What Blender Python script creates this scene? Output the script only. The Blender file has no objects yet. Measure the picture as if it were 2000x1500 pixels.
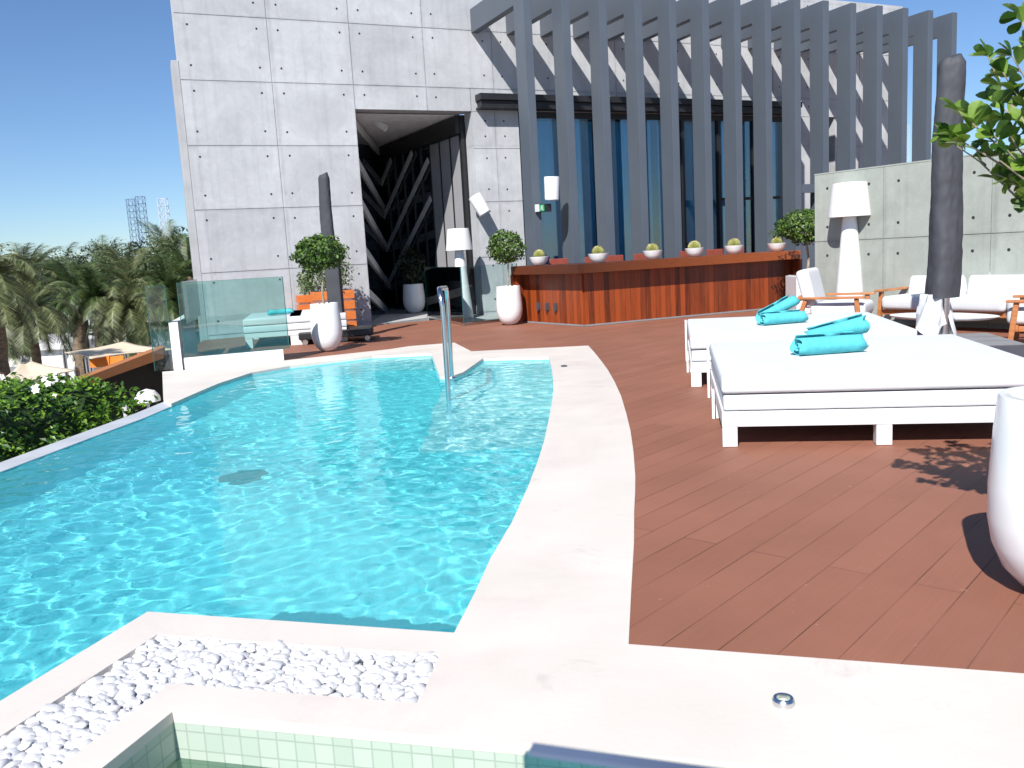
import bpy, bmesh, math, random
from mathutils import Vector, Matrix
random.seed(7)
R = math.radians
S = bpy.context.scene
COL = S.collection

# ------------------------------------------------------------------ camera, sky, sun, exposure
cam_d = bpy.data.cameras.new("camera")
cam = bpy.data.objects.new("camera", cam_d); COL.objects.link(cam)
cam_d.sensor_width = 36; cam_d.lens = 1700/2000*36
cam_d.clip_start = 0.05; cam_d.clip_end = 3000
_up = Vector((-628, 11250, 1700)).normalized()
_f = Vector((0, 0, -1)); _f = (_f-_f.dot(_up)*_up).normalized(); _r = _f.cross(_up)
cam.matrix_world = Matrix.Translation((0, 0, 1.35)) @ Matrix((_r, _f, _up)).to_4x4()
cam_d.dof.use_dof = True; cam_d.dof.focus_distance = 9; cam_d.dof.aperture_fstop = 8.5
S.camera = cam
SUN_EL, SUN_AZ = R(43), math.atan2(0.342, 0.94)      # light travels towards +y, a little to +x
w = bpy.data.worlds.new("World"); S.world = w; w.use_nodes = True
nt = w.node_tree; nt.nodes.clear()
sky = nt.nodes.new("ShaderNodeTexSky"); sky.sky_type = 'NISHITA'; sky.sun_disc = False
sky.sun_elevation = SUN_EL; sky.sun_rotation = math.pi+SUN_AZ
sky.altitude = 300; sky.air_density = 0.95; sky.dust_density = 0.05; sky.ozone_density = 2.5
bg = nt.nodes.new("ShaderNodeBackground"); bg.inputs[1].default_value = 0.068
wo = nt.nodes.new("ShaderNodeOutputWorld")
vmt = nt.nodes.new("ShaderNodeVectorMath"); vmt.operation = 'MULTIPLY'; vmt.inputs[1].default_value = (0.82, 0.98, 1.19)
nt.links.new(sky.outputs[0], vmt.inputs[0]); nt.links.new(vmt.outputs[0], bg.inputs[0]); nt.links.new(bg.outputs[0], wo.inputs[0])
sl = bpy.data.lights.new("sun", 'SUN'); sl.energy = 4.8; sl.angle = R(0.5); sl.color = (1, 0.968, 0.92)
sun = bpy.data.objects.new("sun", sl); COL.objects.link(sun)
_h = math.cos(SUN_EL)
sun.rotation_euler = Vector((math.sin(SUN_AZ)*_h, math.cos(SUN_AZ)*_h, -math.sin(SUN_EL))).to_track_quat('-Z', 'Y').to_euler()
sl.cycles.is_caustics_light = True
S.view_settings.view_transform = 'Standard'; S.view_settings.look = 'None'
S.view_settings.exposure = 0.6; S.view_settings.gamma = 1
S.cycles.max_bounces = 10; S.cycles.transparent_max_bounces = 24
S.cycles.sample_clamp_indirect = 6

# ------------------------------------------------------------------ helpers
def tag(o, label=None, cat=None, group=None, kind=None):
    if label: o["label"] = label
    if cat: o["category"] = cat
    if group: o["group"] = group
    if kind: o["kind"] = kind
    return o

def thing(name, label, cat, loc=(0, 0, 0), rz=0, group=None):
    o = bpy.data.objects.new(name, None); COL.objects.link(o)
    o.location = loc; o.rotation_euler = (0, 0, rz); o.empty_display_size = 0.2
    return tag(o, label, cat, group)

def copy_tree(o, parent=None):
    c = o.copy(); COL.objects.link(c)
    if parent: c.parent = parent
    for ch in list(o.children): copy_tree(ch, c)
    return c

class MB:
    def __init__(s): s.v = []; s.f = []; s.m = []
    def add(s, vs, fs, mi=0, M=None):
        k = len(s.v)
        s.v += [tuple(M @ Vector(p)) for p in vs] if M else [tuple(p) for p in vs]
        s.f += [tuple(i+k for i in f) for f in fs]; s.m += [mi]*len(fs); return s
    def box(s, x0, x1, y0, y1, z0, z1, mi=0, M=None):
        v = [(x, y, z) for z in (z0, z1) for y in (y0, y1) for x in (x0, x1)]
        f = [(0, 2, 3, 1), (4, 5, 7, 6), (0, 1, 5, 4), (2, 6, 7, 3), (0, 4, 6, 2), (1, 3, 7, 5)]
        return s.add(v, f, mi, M)
    def prism(s, poly, z0, z1, mi=0, M=None):
        n = len(poly)
        ar = sum(poly[i][0]*poly[(i+1) % n][1]-poly[(i+1) % n][0]*poly[i][1] for i in range(n))
        if ar < 0: poly = poly[::-1]
        v = [(p[0], p[1], z0) for p in poly]+[(p[0], p[1], z1) for p in poly]
        f = [tuple(range(n))[::-1], tuple(range(n, 2*n))]+[(i, (i+1) % n, n+(i+1) % n, n+i) for i in range(n)]
        return s.add(v, f, mi, M)
    def lathe(s, prof, n=32, mi=0, M=None, closed=False):
        v = []; f = []
        for r, z in prof:
            v += [(r*math.cos(2*math.pi*i/n), r*math.sin(2*math.pi*i/n), z) for i in range(n)]
        for j in range(len(prof)-1):
            for i in range(n):
                a = j*n+i; b = j*n+(i+1) % n; f.append((a, b, b+n, a+n))
        if prof[0][0] > 1e-4: f.append(tuple(range(n))[::-1])
        if prof[-1][0] > 1e-4 and not closed: f.append(tuple(range((len(prof)-1)*n, len(prof)*n)))
        return s.add(v, f, mi, M)
    def tube(s, pts, rad, n=10, mi=0, cap=True, M=None):
        pts = [Vector(p) for p in pts]; v = []; f = []
        rs = rad if isinstance(rad, (list, tuple)) else [rad]*len(pts)
        prev = None
        for i, p in enumerate(pts):
            t = (pts[min(i+1, len(pts)-1)]-pts[max(i-1, 0)]).normalized()
            if prev is None:
                a = t.cross(Vector((0, 0, 1)))
                if a.length < .05: a = t.cross(Vector((1, 0, 0)))
            else: a = prev-prev.dot(t)*t
            a.normalize(); prev = a; b = t.cross(a)
            v += [tuple(p+rs[i]*(math.cos(2*math.pi*k/n)*a+math.sin(2*math.pi*k/n)*b)) for k in range(n)]
        for j in range(len(pts)-1):
            for i in range(n):
                q = j*n+i; w_ = j*n+(i+1) % n; f.append((q, w_, w_+n, q+n))
        if cap: f += [tuple(range(n))[::-1], tuple(range((len(pts)-1)*n, len(pts)*n))]
        return s.add(v, f, mi, M)
    def bar(s, p, q, wx, wz, mi=0):
        p = Vector(p); q = Vector(q); t = q-p; L = t.length; t.normalize()
        a = t.cross(Vector((0, 0, 1)))
        if a.length < .05: a = Vector((1, 0, 0))
        a.normalize(); b = a.cross(t)
        M = Matrix((a, t, b)).transposed().to_4x4(); M.translation = p
        return s.box(-wx/2, wx/2, 0, L, -wz/2, wz/2, mi, M)
    def build(s, name, mats, parent=None, smooth=False, bevel=0, seg=2, sub=0):
        me = bpy.data.meshes.new(name); me.from_pydata(s.v, [], s.f)
        for m in (mats if isinstance(mats, (list, tuple)) else [mats]): me.materials.append(m)
        me.polygons.foreach_set("material_index", s.m)
        if bevel:
            bm = bmesh.new(); bm.from_mesh(me)
            es = [e for e in bm.edges if len(e.link_faces) == 2 and e.calc_face_angle(0) > .5]
            bmesh.ops.bevel(bm, geom=es, offset=bevel, segments=seg, affect='EDGES', profile=.6, clamp_overlap=True)
            bm.to_mesh(me); bm.free()
        me.update()
        if smooth:
            me.polygons.foreach_set("use_smooth", [True]*len(me.polygons))
            me.set_sharp_from_angle(angle=R(smooth if smooth > 1 else 40))
        o = bpy.data.objects.new(name, me); COL.objects.link(o)
        if sub:
            md = o.modifiers.new("sub", 'SUBSURF'); md.levels = md.render_levels = sub
        if parent: o.parent = parent
        return o

# ------------------------------------------------------------------ materials
MATS = {}
def nodes(name):
    m = bpy.data.materials.new(name); m.use_nodes = True
    return m, m.node_tree.nodes, m.node_tree.links, m.node_tree.nodes["Principled BSDF"]

def mat(name, col, rough=.6, metal=0, var=.12, scale=6, bump=0, bscale=60, spec=.5, coat=0, stretch=None, detail=4):
    m, N, L, P = nodes(name)
    tc = N.new("ShaderNodeTexCoord"); src = tc.outputs["Object"]
    if stretch:
        mp = N.new("ShaderNodeMapping"); mp.inputs["Scale"].default_value = stretch
        L.new(src, mp.inputs[0]); src = mp.outputs[0]
    nz = N.new("ShaderNodeTexNoise"); nz.inputs["Scale"].default_value = scale; nz.inputs["Detail"].default_value = detail
    L.new(src, nz.inputs["Vector"])
    rp = N.new("ShaderNodeValToRGB")
    rp.color_ramp.elements[0].position = .3; rp.color_ramp.elements[1].position = .7
    rp.color_ramp.elements[0].color = (*[c*(1-var) for c in col], 1)
    rp.color_ramp.elements[1].color = (*[min(1, c*(1+var)) for c in col], 1)
    L.new(nz.outputs[0], rp.inputs[0]); L.new(rp.outputs[0], P.inputs["Base Color"])
    P.inputs["Roughness"].default_value = rough; P.inputs["Metallic"].default_value = metal
    P.inputs["Specular IOR Level"].default_value = spec; P.inputs["Coat Weight"].default_value = coat
    if bump:
        n2 = N.new("ShaderNodeTexNoise"); n2.inputs["Scale"].default_value = bscale; n2.inputs["Detail"].default_value = 5
        L.new(src, n2.inputs["Vector"])
        b = N.new("ShaderNodeBump"); b.inputs["Strength"].default_value = bump; b.inputs["Distance"].default_value = .01
        L.new(n2.outputs[0], b.inputs["Height"]); L.new(b.outputs[0], P.inputs["Normal"])
    MATS[name] = m
    return m

def concrete(name, col, pw=1.6, ph=1.2, ox=0.0, oz=0.07, joints=True):
    m, N, L, P = nodes(name)
    tc = N.new("ShaderNodeTexCoord"); O = tc.outputs["Object"]
    def noise(sc, det=5, rough=.6, vec=None, dist=0):
        n = N.new("ShaderNodeTexNoise"); n.inputs["Scale"].default_value = sc; n.inputs["Detail"].default_value = det
        n.inputs["Roughness"].default_value = rough; n.inputs["Distortion"].default_value = dist
        L.new(vec or O, n.inputs["Vector"]); return n.outputs[0]
    def math_(op, a, b=None, c=None):
        n = N.new("ShaderNodeMath"); n.operation = op
        for i, x in enumerate((a, b, c)):
            if x is None: continue
            if isinstance(x, (int, float)): n.inputs[i].default_value = x
            else: L.new(x, n.inputs[i])
        return n.outputs[0]
    def rng(v, a, b, c, d):
        n = N.new("ShaderNodeMapRange"); L.new(v, n.inputs[0])
        for i, x in enumerate((a, b, c, d)): n.inputs[i+1].default_value = x
        return n.outputs[0]
    sp = N.new("ShaderNodeSeparateXYZ"); L.new(O, sp.inputs[0])
    # each cast panel has its own tone
    fx = math_('FLOOR', math_('DIVIDE', math_('SUBTRACT', sp.outputs[0], ox), pw)); fz = math_('FLOOR', math_('DIVIDE', math_('SUBTRACT', sp.outputs[2], oz), ph))
    cb = N.new("ShaderNodeCombineXYZ"); L.new(fx, cb.inputs[0]); L.new(fz, cb.inputs[2])
    wn = N.new("ShaderNodeTexWhiteNoise"); L.new(cb.outputs[0], wn.inputs[0])
    tone = rng(wn.outputs[0], 0, 1, .92, 1.05)
    big = rng(noise(.9, 4, .6, dist=.8), .3, .7, .84, 1.08)
    cl = rng(noise(4, 7, .7, dist=1.2), .35, .65, .93, 1.04)
    mp = N.new("ShaderNodeMapping"); mp.inputs["Scale"].default_value = (9, 9, .35); L.new(O, mp.inputs[0])
    streak = rng(noise(1.0, 4, .6, mp.outputs[0]), .50, .78, 1.0, .88)
    pore = N.new("ShaderNodeTexVoronoi"); pore.inputs["Scale"].default_value = 28; L.new(O, pore.inputs["Vector"])
    pr = rng(pore.outputs["Distance"], .03, .09, .72, 1.0)
    pm = rng(noise(2.3), .52, .6, 1, 0)     # pores only in some areas
    pr2 = math_('MAXIMUM', pr, pm)
    def near(v, off, per):      # grime gathers along the joints
        q_ = math_('FRACT', math_('DIVIDE', math_('SUBTRACT', v, off), per)); d_ = math_('PINGPONG', q_, .5)
        return math_('MULTIPLY', d_, per)
    dj = math_('MINIMUM', near(sp.outputs[0], ox, pw), near(sp.outputs[2], oz, ph))
    dj = math_('SUBTRACT', dj, math_('MULTIPLY', rng(noise(3.2, 5, .7), .45, .75, 0, 1), .06))
    tone = math_('MULTIPLY', tone, rng(dj, -.02, .03, .86, 1.0))
    t = math_('MULTIPLY', math_('MULTIPLY', tone, big), math_('MULTIPLY', math_('MULTIPLY', cl, streak), pr2))
    vm = N.new("ShaderNodeVectorMath"); vm.operation = 'SCALE'; vm.inputs[0].default_value = col; L.new(t, vm.inputs["Scale"])
    L.new(vm.outputs[0], P.inputs["Base Color"]); P.inputs["Roughness"].default_value = .78; P.inputs["Specular IOR Level"].default_value = .3
    b = N.new("ShaderNodeBump"); b.inputs["Strength"].default_value = .25; b.inputs["Distance"].default_value = .01
    L.new(math_('ADD', noise(45, 5), math_('MULTIPLY', pr2, .6)), b.inputs["Height"]); L.new(b.outputs[0], P.inputs["Normal"])
    return m

def glass(name, tint, refl=.08, rough=0.0, ior=1.45):
    m, N, L, P = nodes(name); N.remove(P)
    out = N["Material Output"]; tr = N.new("ShaderNodeBsdfTransparent"); tr.inputs[0].default_value = (*tint, 1)
    gl = N.new("ShaderNodeBsdfGlossy"); gl.inputs["Roughness"].default_value = rough
    fr = N.new("ShaderNodeFresnel"); fr.inputs[0].default_value = ior
    mx = N.new("ShaderNodeMixShader"); mt = N.new("ShaderNodeMath"); mt.operation = 'ADD'; mt.use_clamp = True; mt.inputs[1].default_value = refl
    L.new(fr.outputs[0], mt.inputs[0]); L.new(mt.outputs[0], mx.inputs[0]); L.new(tr.outputs[0], mx.inputs[1]); L.new(gl.outputs[0], mx.inputs[2])
    L.new(mx.outputs[0], out.inputs[0]); return m

def leafmat(name, c1, c2, rough=.45, sc=9, trans=.25):
    m, N, L, P = nodes(name)
    tc = N.new("ShaderNodeNewGeometry")
    wn = N.new("ShaderNodeTexNoise"); wn.inputs["Scale"].default_value = sc; wn.inputs["Detail"].default_value = 3
    L.new(tc.outputs["Position"], wn.inputs["Vector"])
    rp = N.new("ShaderNodeValToRGB"); e = rp.color_ramp.elements
    e[0].position = .35; e[1].position = .65; e[0].color = (*c1, 1); e[1].color = (*c2, 1)
    # every leaf is its own island with its own tone
    mxv = N.new("ShaderNodeMath"); mxv.operation = 'MULTIPLY_ADD'; mxv.inputs[1].default_value = .5
    L.new(tc.outputs["Random Per Island"], mxv.inputs[0])
    ha = N.new("ShaderNodeMath"); ha.operation = 'MULTIPLY'; ha.inputs[1].default_value = .5; L.new(wn.outputs[0], ha.inputs[0])
    L.new(ha.outputs[0], mxv.inputs[2]); L.new(mxv.outputs[0], rp.inputs[0]); L.new(rp.outputs[0], P.inputs["Base Color"])
    P.inputs["Roughness"].default_value = rough
    tl = N.new("ShaderNodeBsdfTranslucent"); L.new(rp.outputs[0], tl.inputs[0])
    mx = N.new("ShaderNodeMixShader"); mx.inputs[0].default_value = trans
    L.new(P.outputs[0], mx.inputs[1]); L.new(tl.outputs[0], mx.inputs[2]); L.new(mx.outputs[0], N["Material Output"].inputs[0])
    return m

def deckmat():
    m, N, L, P = nodes("composite_deck")
    tc = N.new("ShaderNodeTexCoord")
    mp = N.new("ShaderNodeMapping"); mp.inputs["Rotation"].default_value = (0, 0, -math.atan2(.743, .669)); L.new(tc.outputs["Object"], mp.inputs[0])
    br = N.new("ShaderNodeTexBrick"); br.offset = .37; br.offset_frequency = 2
    br.inputs["Scale"].default_value = 1; br.inputs["Brick Width"].default_value = 3.4; br.inputs["Row Height"].default_value = .17
    br.inputs["Mortar Size"].default_value = .0022; br.inputs["Mortar Smooth"].default_value = .1; br.inputs["Bias"].default_value = 0
    br.inputs["Color1"].default_value = (.240, .100, .063, 1); br.inputs["Color2"].default_value = (.266, .114, .073, 1)
    br.inputs["Mortar"].default_value = (.085, .035, .024, 1)
    L.new(mp.outputs[0], br.inputs["Vector"])
    nz = N.new("ShaderNodeTexNoise"); nz.inputs["Scale"].default_value = 1.3; nz.inputs["Detail"].default_value = 6; L.new(tc.outputs["Object"], nz.inputs["Vector"])
    mp2 = N.new("ShaderNodeMapping"); mp2.inputs["Scale"].default_value = (3, 90, 1); L.new(mp.outputs[0], mp2.inputs[0])
    gr = N.new("ShaderNodeTexNoise"); gr.inputs["Scale"].default_value = 1; gr.inputs["Detail"].default_value = 3; L.new(mp2.outputs[0], gr.inputs["Vector"])
    jn = N.new("ShaderNodeTexNoise"); jn.inputs["Scale"].default_value = 1.7; jn.inputs["Detail"].default_value = 3; L.new(tc.outputs["Object"], jn.inputs["Vector"])
    jr = N.new("ShaderNodeValToRGB"); je = jr.color_ramp.elements; je[0].position = .40; je[1].position = .62
    je[0].color = (.08, .032, .02, 1); je[1].color = (.22, .093, .06, 1); L.new(jn.outputs[0], jr.inputs[0]); L.new(jr.outputs[0], br.inputs["Mortar"])
    ad = N.new("ShaderNodeMath"); ad.operation = 'MULTIPLY_ADD'; ad.inputs[1].default_value = .35; L.new(gr.outputs[0], ad.inputs[0]); L.new(nz.outputs[0], ad.inputs[2])
    mr = N.new("ShaderNodeMapRange"); mr.inputs[1].default_value = .4; mr.inputs[2].default_value = .95; mr.inputs[3].default_value = .88; mr.inputs[4].default_value = 1.14
    L.new(ad.outputs[0], mr.inputs[0])
    # pale dust specks
    sp = N.new("ShaderNodeTexNoise"); sp.inputs["Scale"].default_value = 22; sp.inputs["Detail"].default_value = 2; L.new(tc.outputs["Object"], sp.inputs["Vector"])
    sr = N.new("ShaderNodeMapRange"); sr.inputs[1].default_value = .72; sr.inputs[2].default_value = .8; sr.inputs[4].default_value = .35; L.new(sp.outputs[0], sr.inputs[0])
    vm = N.new("ShaderNodeVectorMath"); vm.operation = 'SCALE'; L.new(br.outputs[0], vm.inputs[0]); L.new(mr.outputs[0], vm.inputs["Scale"])
    mx = N.new("ShaderNodeMix"); mx.data_type = 'RGBA'; L.new(sr.outputs[0], mx.inputs[0]); L.new(vm.outputs[0], mx.inputs[6]); mx.inputs[7].default_value = (.5, .36, .3, 1)
    L.new(mx.outputs[2], P.inputs["Base Color"]); P.inputs["Roughness"].default_value = .66; P.inputs["Specular IOR Level"].default_value = .28
    b = N.new("ShaderNodeBump"); b.inputs["Strength"].default_value = .5; b.inputs["Distance"].default_value = .004; b.invert = True
    L.new(br.outputs["Fac"], b.inputs["Height"])
    b2 = N.new("ShaderNodeBump"); b2.inputs["Strength"].default_value = .18; b2.inputs["Distance"].default_value = .003
    L.new(gr.outputs[0], b2.inputs["Height"]); L.new(b.outputs[0], b2.inputs["Normal"]); L.new(b2.outputs[0], P.inputs["Normal"])
    return m

def tilemat(name, c1, c2, mortar, size, rough=.35, ms=.004):
    m, N, L, P = nodes(name)
    geo = N.new("ShaderNodeNewGeometry"); tc = N.new("ShaderNodeTexCoord")
    sx = N.new("ShaderNodeSeparateXYZ"); L.new(tc.outputs["UV"], sx.inputs[0])
    br = N.new("ShaderNodeTexBrick"); br.offset = 0; br.inputs["Scale"].default_value = 1
    br.inputs["Brick Width"].default_value = size; br.inputs["Row Height"].default_value = size
    br.inputs["Mortar Size"].default_value = ms; br.inputs["Color1"].default_value = (*c1, 1); br.inputs["Color2"].default_value = (*c2, 1)
    br.inputs["Mortar"].default_value = (*mortar, 1); L.new(tc.outputs["UV"], br.inputs["Vector"])
    L.new(br.outputs[0], P.inputs["Base Color"]); P.inputs["Roughness"].default_value = rough
    b = N.new("ShaderNodeBump"); b.invert = True; b.inputs["Strength"].default_value = .3; b.inputs["Distance"].default_value = .003
    L.new(br.outputs["Fac"], b.inputs["Height"]); L.new(b.outputs[0], P.inputs["Normal"])
    return m

def woodmat(name, c1, c2, board=.1, axis=0, rough=.4, vertical=True):
    """boards side by side along local x (or y), grain running up (or along)"""
    m, N, L, P = nodes(name)
    tc = N.new("ShaderNodeTexCoord"); sp = N.new("ShaderNodeSeparateXYZ"); L.new(tc.outputs["Object"], sp.inputs[0])
    dv = N.new("ShaderNodeMath"); dv.operation = 'DIVIDE'; dv.inputs[1].default_value = board; L.new(sp.outputs[axis], dv.inputs[0])
    fl = N.new("ShaderNodeMath"); fl.operation = 'FLOOR'; L.new(dv.outputs[0], fl.inputs[0])
    wn = N.new("ShaderNodeTexWhiteNoise"); wn.noise_dimensions = '1D'; L.new(fl.outputs[0], wn.inputs["W"])
    mp = N.new("ShaderNodeMapping"); mp.inputs["Scale"].default_value = (22, 22, 1.2) if vertical else (1.2, 22, 22); L.new(tc.outputs["Object"], mp.inputs[0])
    nz = N.new("ShaderNodeTexNoise"); nz.inputs["Scale"].default_value = 1.6; nz.inputs["Detail"].default_value = 6; nz.inputs["Distortion"].default_value = .8
    L.new(mp.outputs[0], nz.inputs["Vector"])
    ad = N.new("ShaderNodeMath"); ad.operation = 'MULTIPLY_ADD'; ad.inputs[1].default_value = .55; L.new(wn.outputs[0], ad.inputs[0])
    hf = N.new("ShaderNodeMath"); hf.operation = 'MULTIPLY'; hf.inputs[1].default_value = .75; L.new(nz.outputs[0], hf.inputs[0]); L.new(hf.outputs[0], ad.inputs[2])
    rp = N.new("ShaderNodeValToRGB"); e = rp.color_ramp.elements; e[0].position = .2; e[1].position = .85; e[0].color = (*c1, 1); e[1].color = (*c2, 1)
    L.new(ad.outputs[0], rp.inputs[0])
    fr = N.new("ShaderNodeMath"); fr.operation = 'FRACT'; L.new(dv.outputs[0], fr.inputs[0])
    pp = N.new("ShaderNodeMath"); pp.operation = 'PINGPONG'; pp.inputs[1].default_value = .5; L.new(fr.outputs[0], pp.inputs[0])
    gp = N.new("ShaderNodeMapRange"); gp.inputs[1].default_value = .0; gp.inputs[2].default_value = .045; gp.inputs[3].default_value = .25; L.new(pp.outputs[0], gp.inputs[0])
    vm = N.new("ShaderNodeVectorMath"); vm.operation = 'SCALE'; L.new(rp.outputs[0], vm.inputs[0]); L.new(gp.outputs[0], vm.inputs["Scale"])
    L.new(vm.outputs[0], P.inputs["Base Color"]); P.inputs["Roughness"].default_value = rough
    b = N.new("ShaderNodeBump"); b.inputs["Strength"].default_value = .3; b.inputs["Distance"].default_value = .004
    L.new(gp.outputs[0], b.inputs["Height"]); L.new(b.outputs[0], P.inputs["Normal"])
    return m

def watermat(name, tint, body, amt):
    m, N, L, P = nodes(name); N.remove(P)
    g_ = N.new("ShaderNodeBsdfGlass"); g_.inputs["Color"].default_value = (*tint, 1); g_.inputs["IOR"].default_value = 1.33; g_.inputs["Roughness"].default_value = 0
    # suspended fines in the water: a faint body colour of its own
    df = N.new("ShaderNodeBsdfDiffuse"); df.inputs["Color"].default_value = (*body, 1)
    mx = N.new("ShaderNodeMixShader"); mx.inputs[0].default_value = amt
    L.new(g_.outputs[0], mx.inputs[1]); L.new(df.outputs[0], mx.inputs[2]); L.new(mx.outputs[0], N["Material Output"].inputs[0]); return m

CONC = concrete("board_marked_concrete", (.465, .474, .49), 1.56)
CONC_SIDE = mat("concrete_edge", (.36, .365, .375), .8, var=.1, scale=3, bump=.2)
GREEN_CONC = concrete("greenish_concrete", (.335, .36, .325), 1.6, 1.2, .03, .05)
HOLE = mat("tie_hole_dark", (.02, .02, .022), .9)
COPING = mat("limestone_coping", (.645, .592, .535), .55, var=.07, scale=1.6, bump=.08, bscale=40, detail=9)
def stain(m, col, lo, hi, amt, sc):
    N, L = m.node_tree.nodes, m.node_tree.links; P = N["Principled BSDF"]; src = P.inputs["Base Color"].links[0].from_socket
    tc = N.new("ShaderNodeTexCoord"); n = N.new("ShaderNodeTexNoise"); n.inputs["Scale"].default_value = sc; n.inputs["Detail"].default_value = 8; n.inputs["Roughness"].default_value = .68; n.inputs["Distortion"].default_value = .7
    L.new(tc.outputs["Object"], n.inputs["Vector"]); r = N.new("ShaderNodeMapRange"); r.inputs[1].default_value = lo; r.inputs[2].default_value = hi; r.inputs[4].default_value = amt; L.new(n.outputs[0], r.inputs[0])
    x = N.new("ShaderNodeMix"); x.data_type = 'RGBA'; L.new(r.outputs[0], x.inputs[0]); L.new(src, x.inputs[6]); x.inputs[7].default_value = (*col, 1); L.new(x.outputs[2], P.inputs["Base Color"])
stain(COPING, (.36, .31, .30), .60, .74, .45, 3.1); stain(COPING, (.50, .40, .38), .52, .7, .4, .8)
COPING_WET = mat("rim_stone", (.50, .515, .54), .35, var=.1, scale=2.5, detail=8)
DECK = deckmat()
SLATE = mat("slate_painted_steel", (.082, .099, .124), .42, var=.06, scale=1.5)
BLACK = mat("black_metal", (.015, .016, .018), .45, var=.2)
DARKGLASS = mat("dark_glass", (.012, .020, .030), .03, var=.1, spec=.8); DARKGLASS.node_tree.nodes["Principled BSDF"].inputs["IOR"].default_value = 2.4
GREYREFL = mat("grey_reflection", (.30, .30, .315), .6, var=.05, scale=2)
CURTAIN = mat("sheer_curtain", (.60, .80, .88), .8, var=.10, scale=3)
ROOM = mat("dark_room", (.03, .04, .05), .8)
PANE = glass("blue_window_glass", (.58, .84, .95), .13, ior=1.45)
CLEAR = glass("clear_balustrade_glass", (.86, .94, .93), .03)
TEAL = glass("teal_balustrade_glass", (.66, .85, .83), .05)
TEALEDGE = mat("green_glass_edge", (.03, .10, .10), .2)
WHITE = mat("white_paint", (.66, .66, .66), .45, var=.03)
CUSH = mat("white_cushion_fabric", (.60, .615, .635), .85, var=.03, scale=3, bump=.55, bscale=3.2)
GLOSSW = mat("glossy_white_resin", (.76, .77, .78), .22, var=.02, coat=.3)
AQUA = mat("aqua_towel", (.085, .47, .52), .95, var=.15, scale=14, bump=.5, bscale=260)
STEEL = mat("brushed_stainless", (.62, .63, .65), .22, metal=1, var=.08)
COVER = mat("charcoal_cover_fabric", (.044, .047, .056), .7, var=.2, scale=4, bump=.25, bscale=9)
BASEG = mat("grey_base_slab", (.22, .22, .23), .6, var=.08)
BASED = mat("dark_base_side", (.05, .055, .07), .6)
BARWOOD = woodmat("red_hardwood_boards", (.040, .008, .003), (.29, .056, .012), .105, 0, .38)
BARTOP = woodmat("red_hardwood_top", (.17, .038, .010), (.32, .080, .020), 90, 0, .35, False)
TEAK = mat("orange_teak", (.42, .16, .055), .45, var=.25, scale=5, stretch=(1, 1, 6))
ORANGEW = mat("orange_planter_wood", (.55, .15, .03), .5, var=.15, scale=8, stretch=(1, 1, 5))
SOIL = mat("soil", (.05, .035, .022), .95, var=.5, scale=40, bump=1, bscale=50)
BARK = mat("pale_bark", (.32, .26, .19), .85, var=.3, scale=14, bump=.8, bscale=30)
PALMBARK = mat("palm_bark", (.16, .115, .075), .9, var=.45, scale=9, bump=1, bscale=14, stretch=(1, 1, 3))
TOPI = leafmat("topiary_leaf", (.022, .06, .01), (.12, .21, .03))
BIGLEAF = leafmat("rounded_leaf", (.035, .10, .012), (.20, .33, .05), .35, 14, .35)
HEDGE = leafmat("hedge_leaf", (.028, .09, .008), (.16, .30, .025), .4, 5, .3)
PALE = leafmat("olive_shrub_leaf", (.06, .10, .03), (.22, .27, .12), .5, 9)
PALML = leafmat("palm_frond", (.04, .065, .02), (.21, .23, .10), .45, 1.3, .2)
PALMD = leafmat("dark_palm_frond", (.02, .045, .012), (.10, .14, .04), .45, 1.1, .2)
FARTREE = leafmat("far_tree_leaf", (.022, .042, .014), (.075, .11, .035), .6, .5, .15)
FLOWER = mat("white_petal", (.8, .78, .74), .6)
SAIL = mat("cream_sail_cloth", (.62, .53, .40), .85, var=.06, scale=1)
SAND = mat("sandy_ground", (.40, .36, .31), .9, var=.25, scale=.4)
PAVE = mat("grey_paving", (.28, .28, .285), .8, var=.2, scale=.8)
BROWNCL = mat("brown_awning_cloth", (.34, .13, .045), .8, var=.1)
ORANGECL = mat("orange_cloth", (.75, .20, .02), .75, var=.1)
REDP = mat("red_brown_board", (.25, .05, .03), .7)
STONEW = mat("white_render", (.7, .69, .67), .8, var=.05)
POOLTILE = tilemat("turquoise_mosaic", (.20, .76, .84), (.24, .80, .87), (.3, .80, .87), .06, .4, .0035)
STEPTILE = tilemat("pale_step_mosaic", (.70, .86, .86), (.76, .90, .90), (.7, .8, .8), .05, .4)
SPATILE = tilemat("pale_green_mosaic", (.40, .47, .40), (.46, .52, .45), (.32, .38, .32), .062, .25, .0025)
PEBBLE = mat("white_pebble", (.57, .57, .58), .6, var=.08, scale=30, bump=.2, bscale=50)
WATER = watermat("pool_water", (.88, 1.0, .98), (.09, .62, .70), .26)
SPAWATER = watermat("spa_water", (.80, .93, .86), (.2, .4, .3), .1)

# ------------------------------------------------------------------ ground, deck, pool
GZ = -3.2
def sheet(name, polys, z, m, kind='structure', thick=0):
    b = MB()
    for p in polys: b.prism(p, z-thick, z) if thick else b.add([(x, y, z) for x, y in p], [tuple(range(len(p)))])
    o = b.build(name, m); return tag(o, kind=kind) if kind else o
sheet("ground", [[(-600, -200), (600, -200), (600, 900), (-600, 900)]], GZ, SAND)
sheet("path", [[(-17, 16.5), (-4.8, 21), (-6, 29), (-17, 26)]], GZ+.004, PAVE)
sheet("terrace_floor", [[(-8.6, 10.5), (-4.95, 10.5), (-5.25, 13.6), (-8.6, 12.6)]], -1.25, mat("dark_paving", (.10, .095, .09), .85, var=.3, scale=3), thick=1.9)

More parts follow.
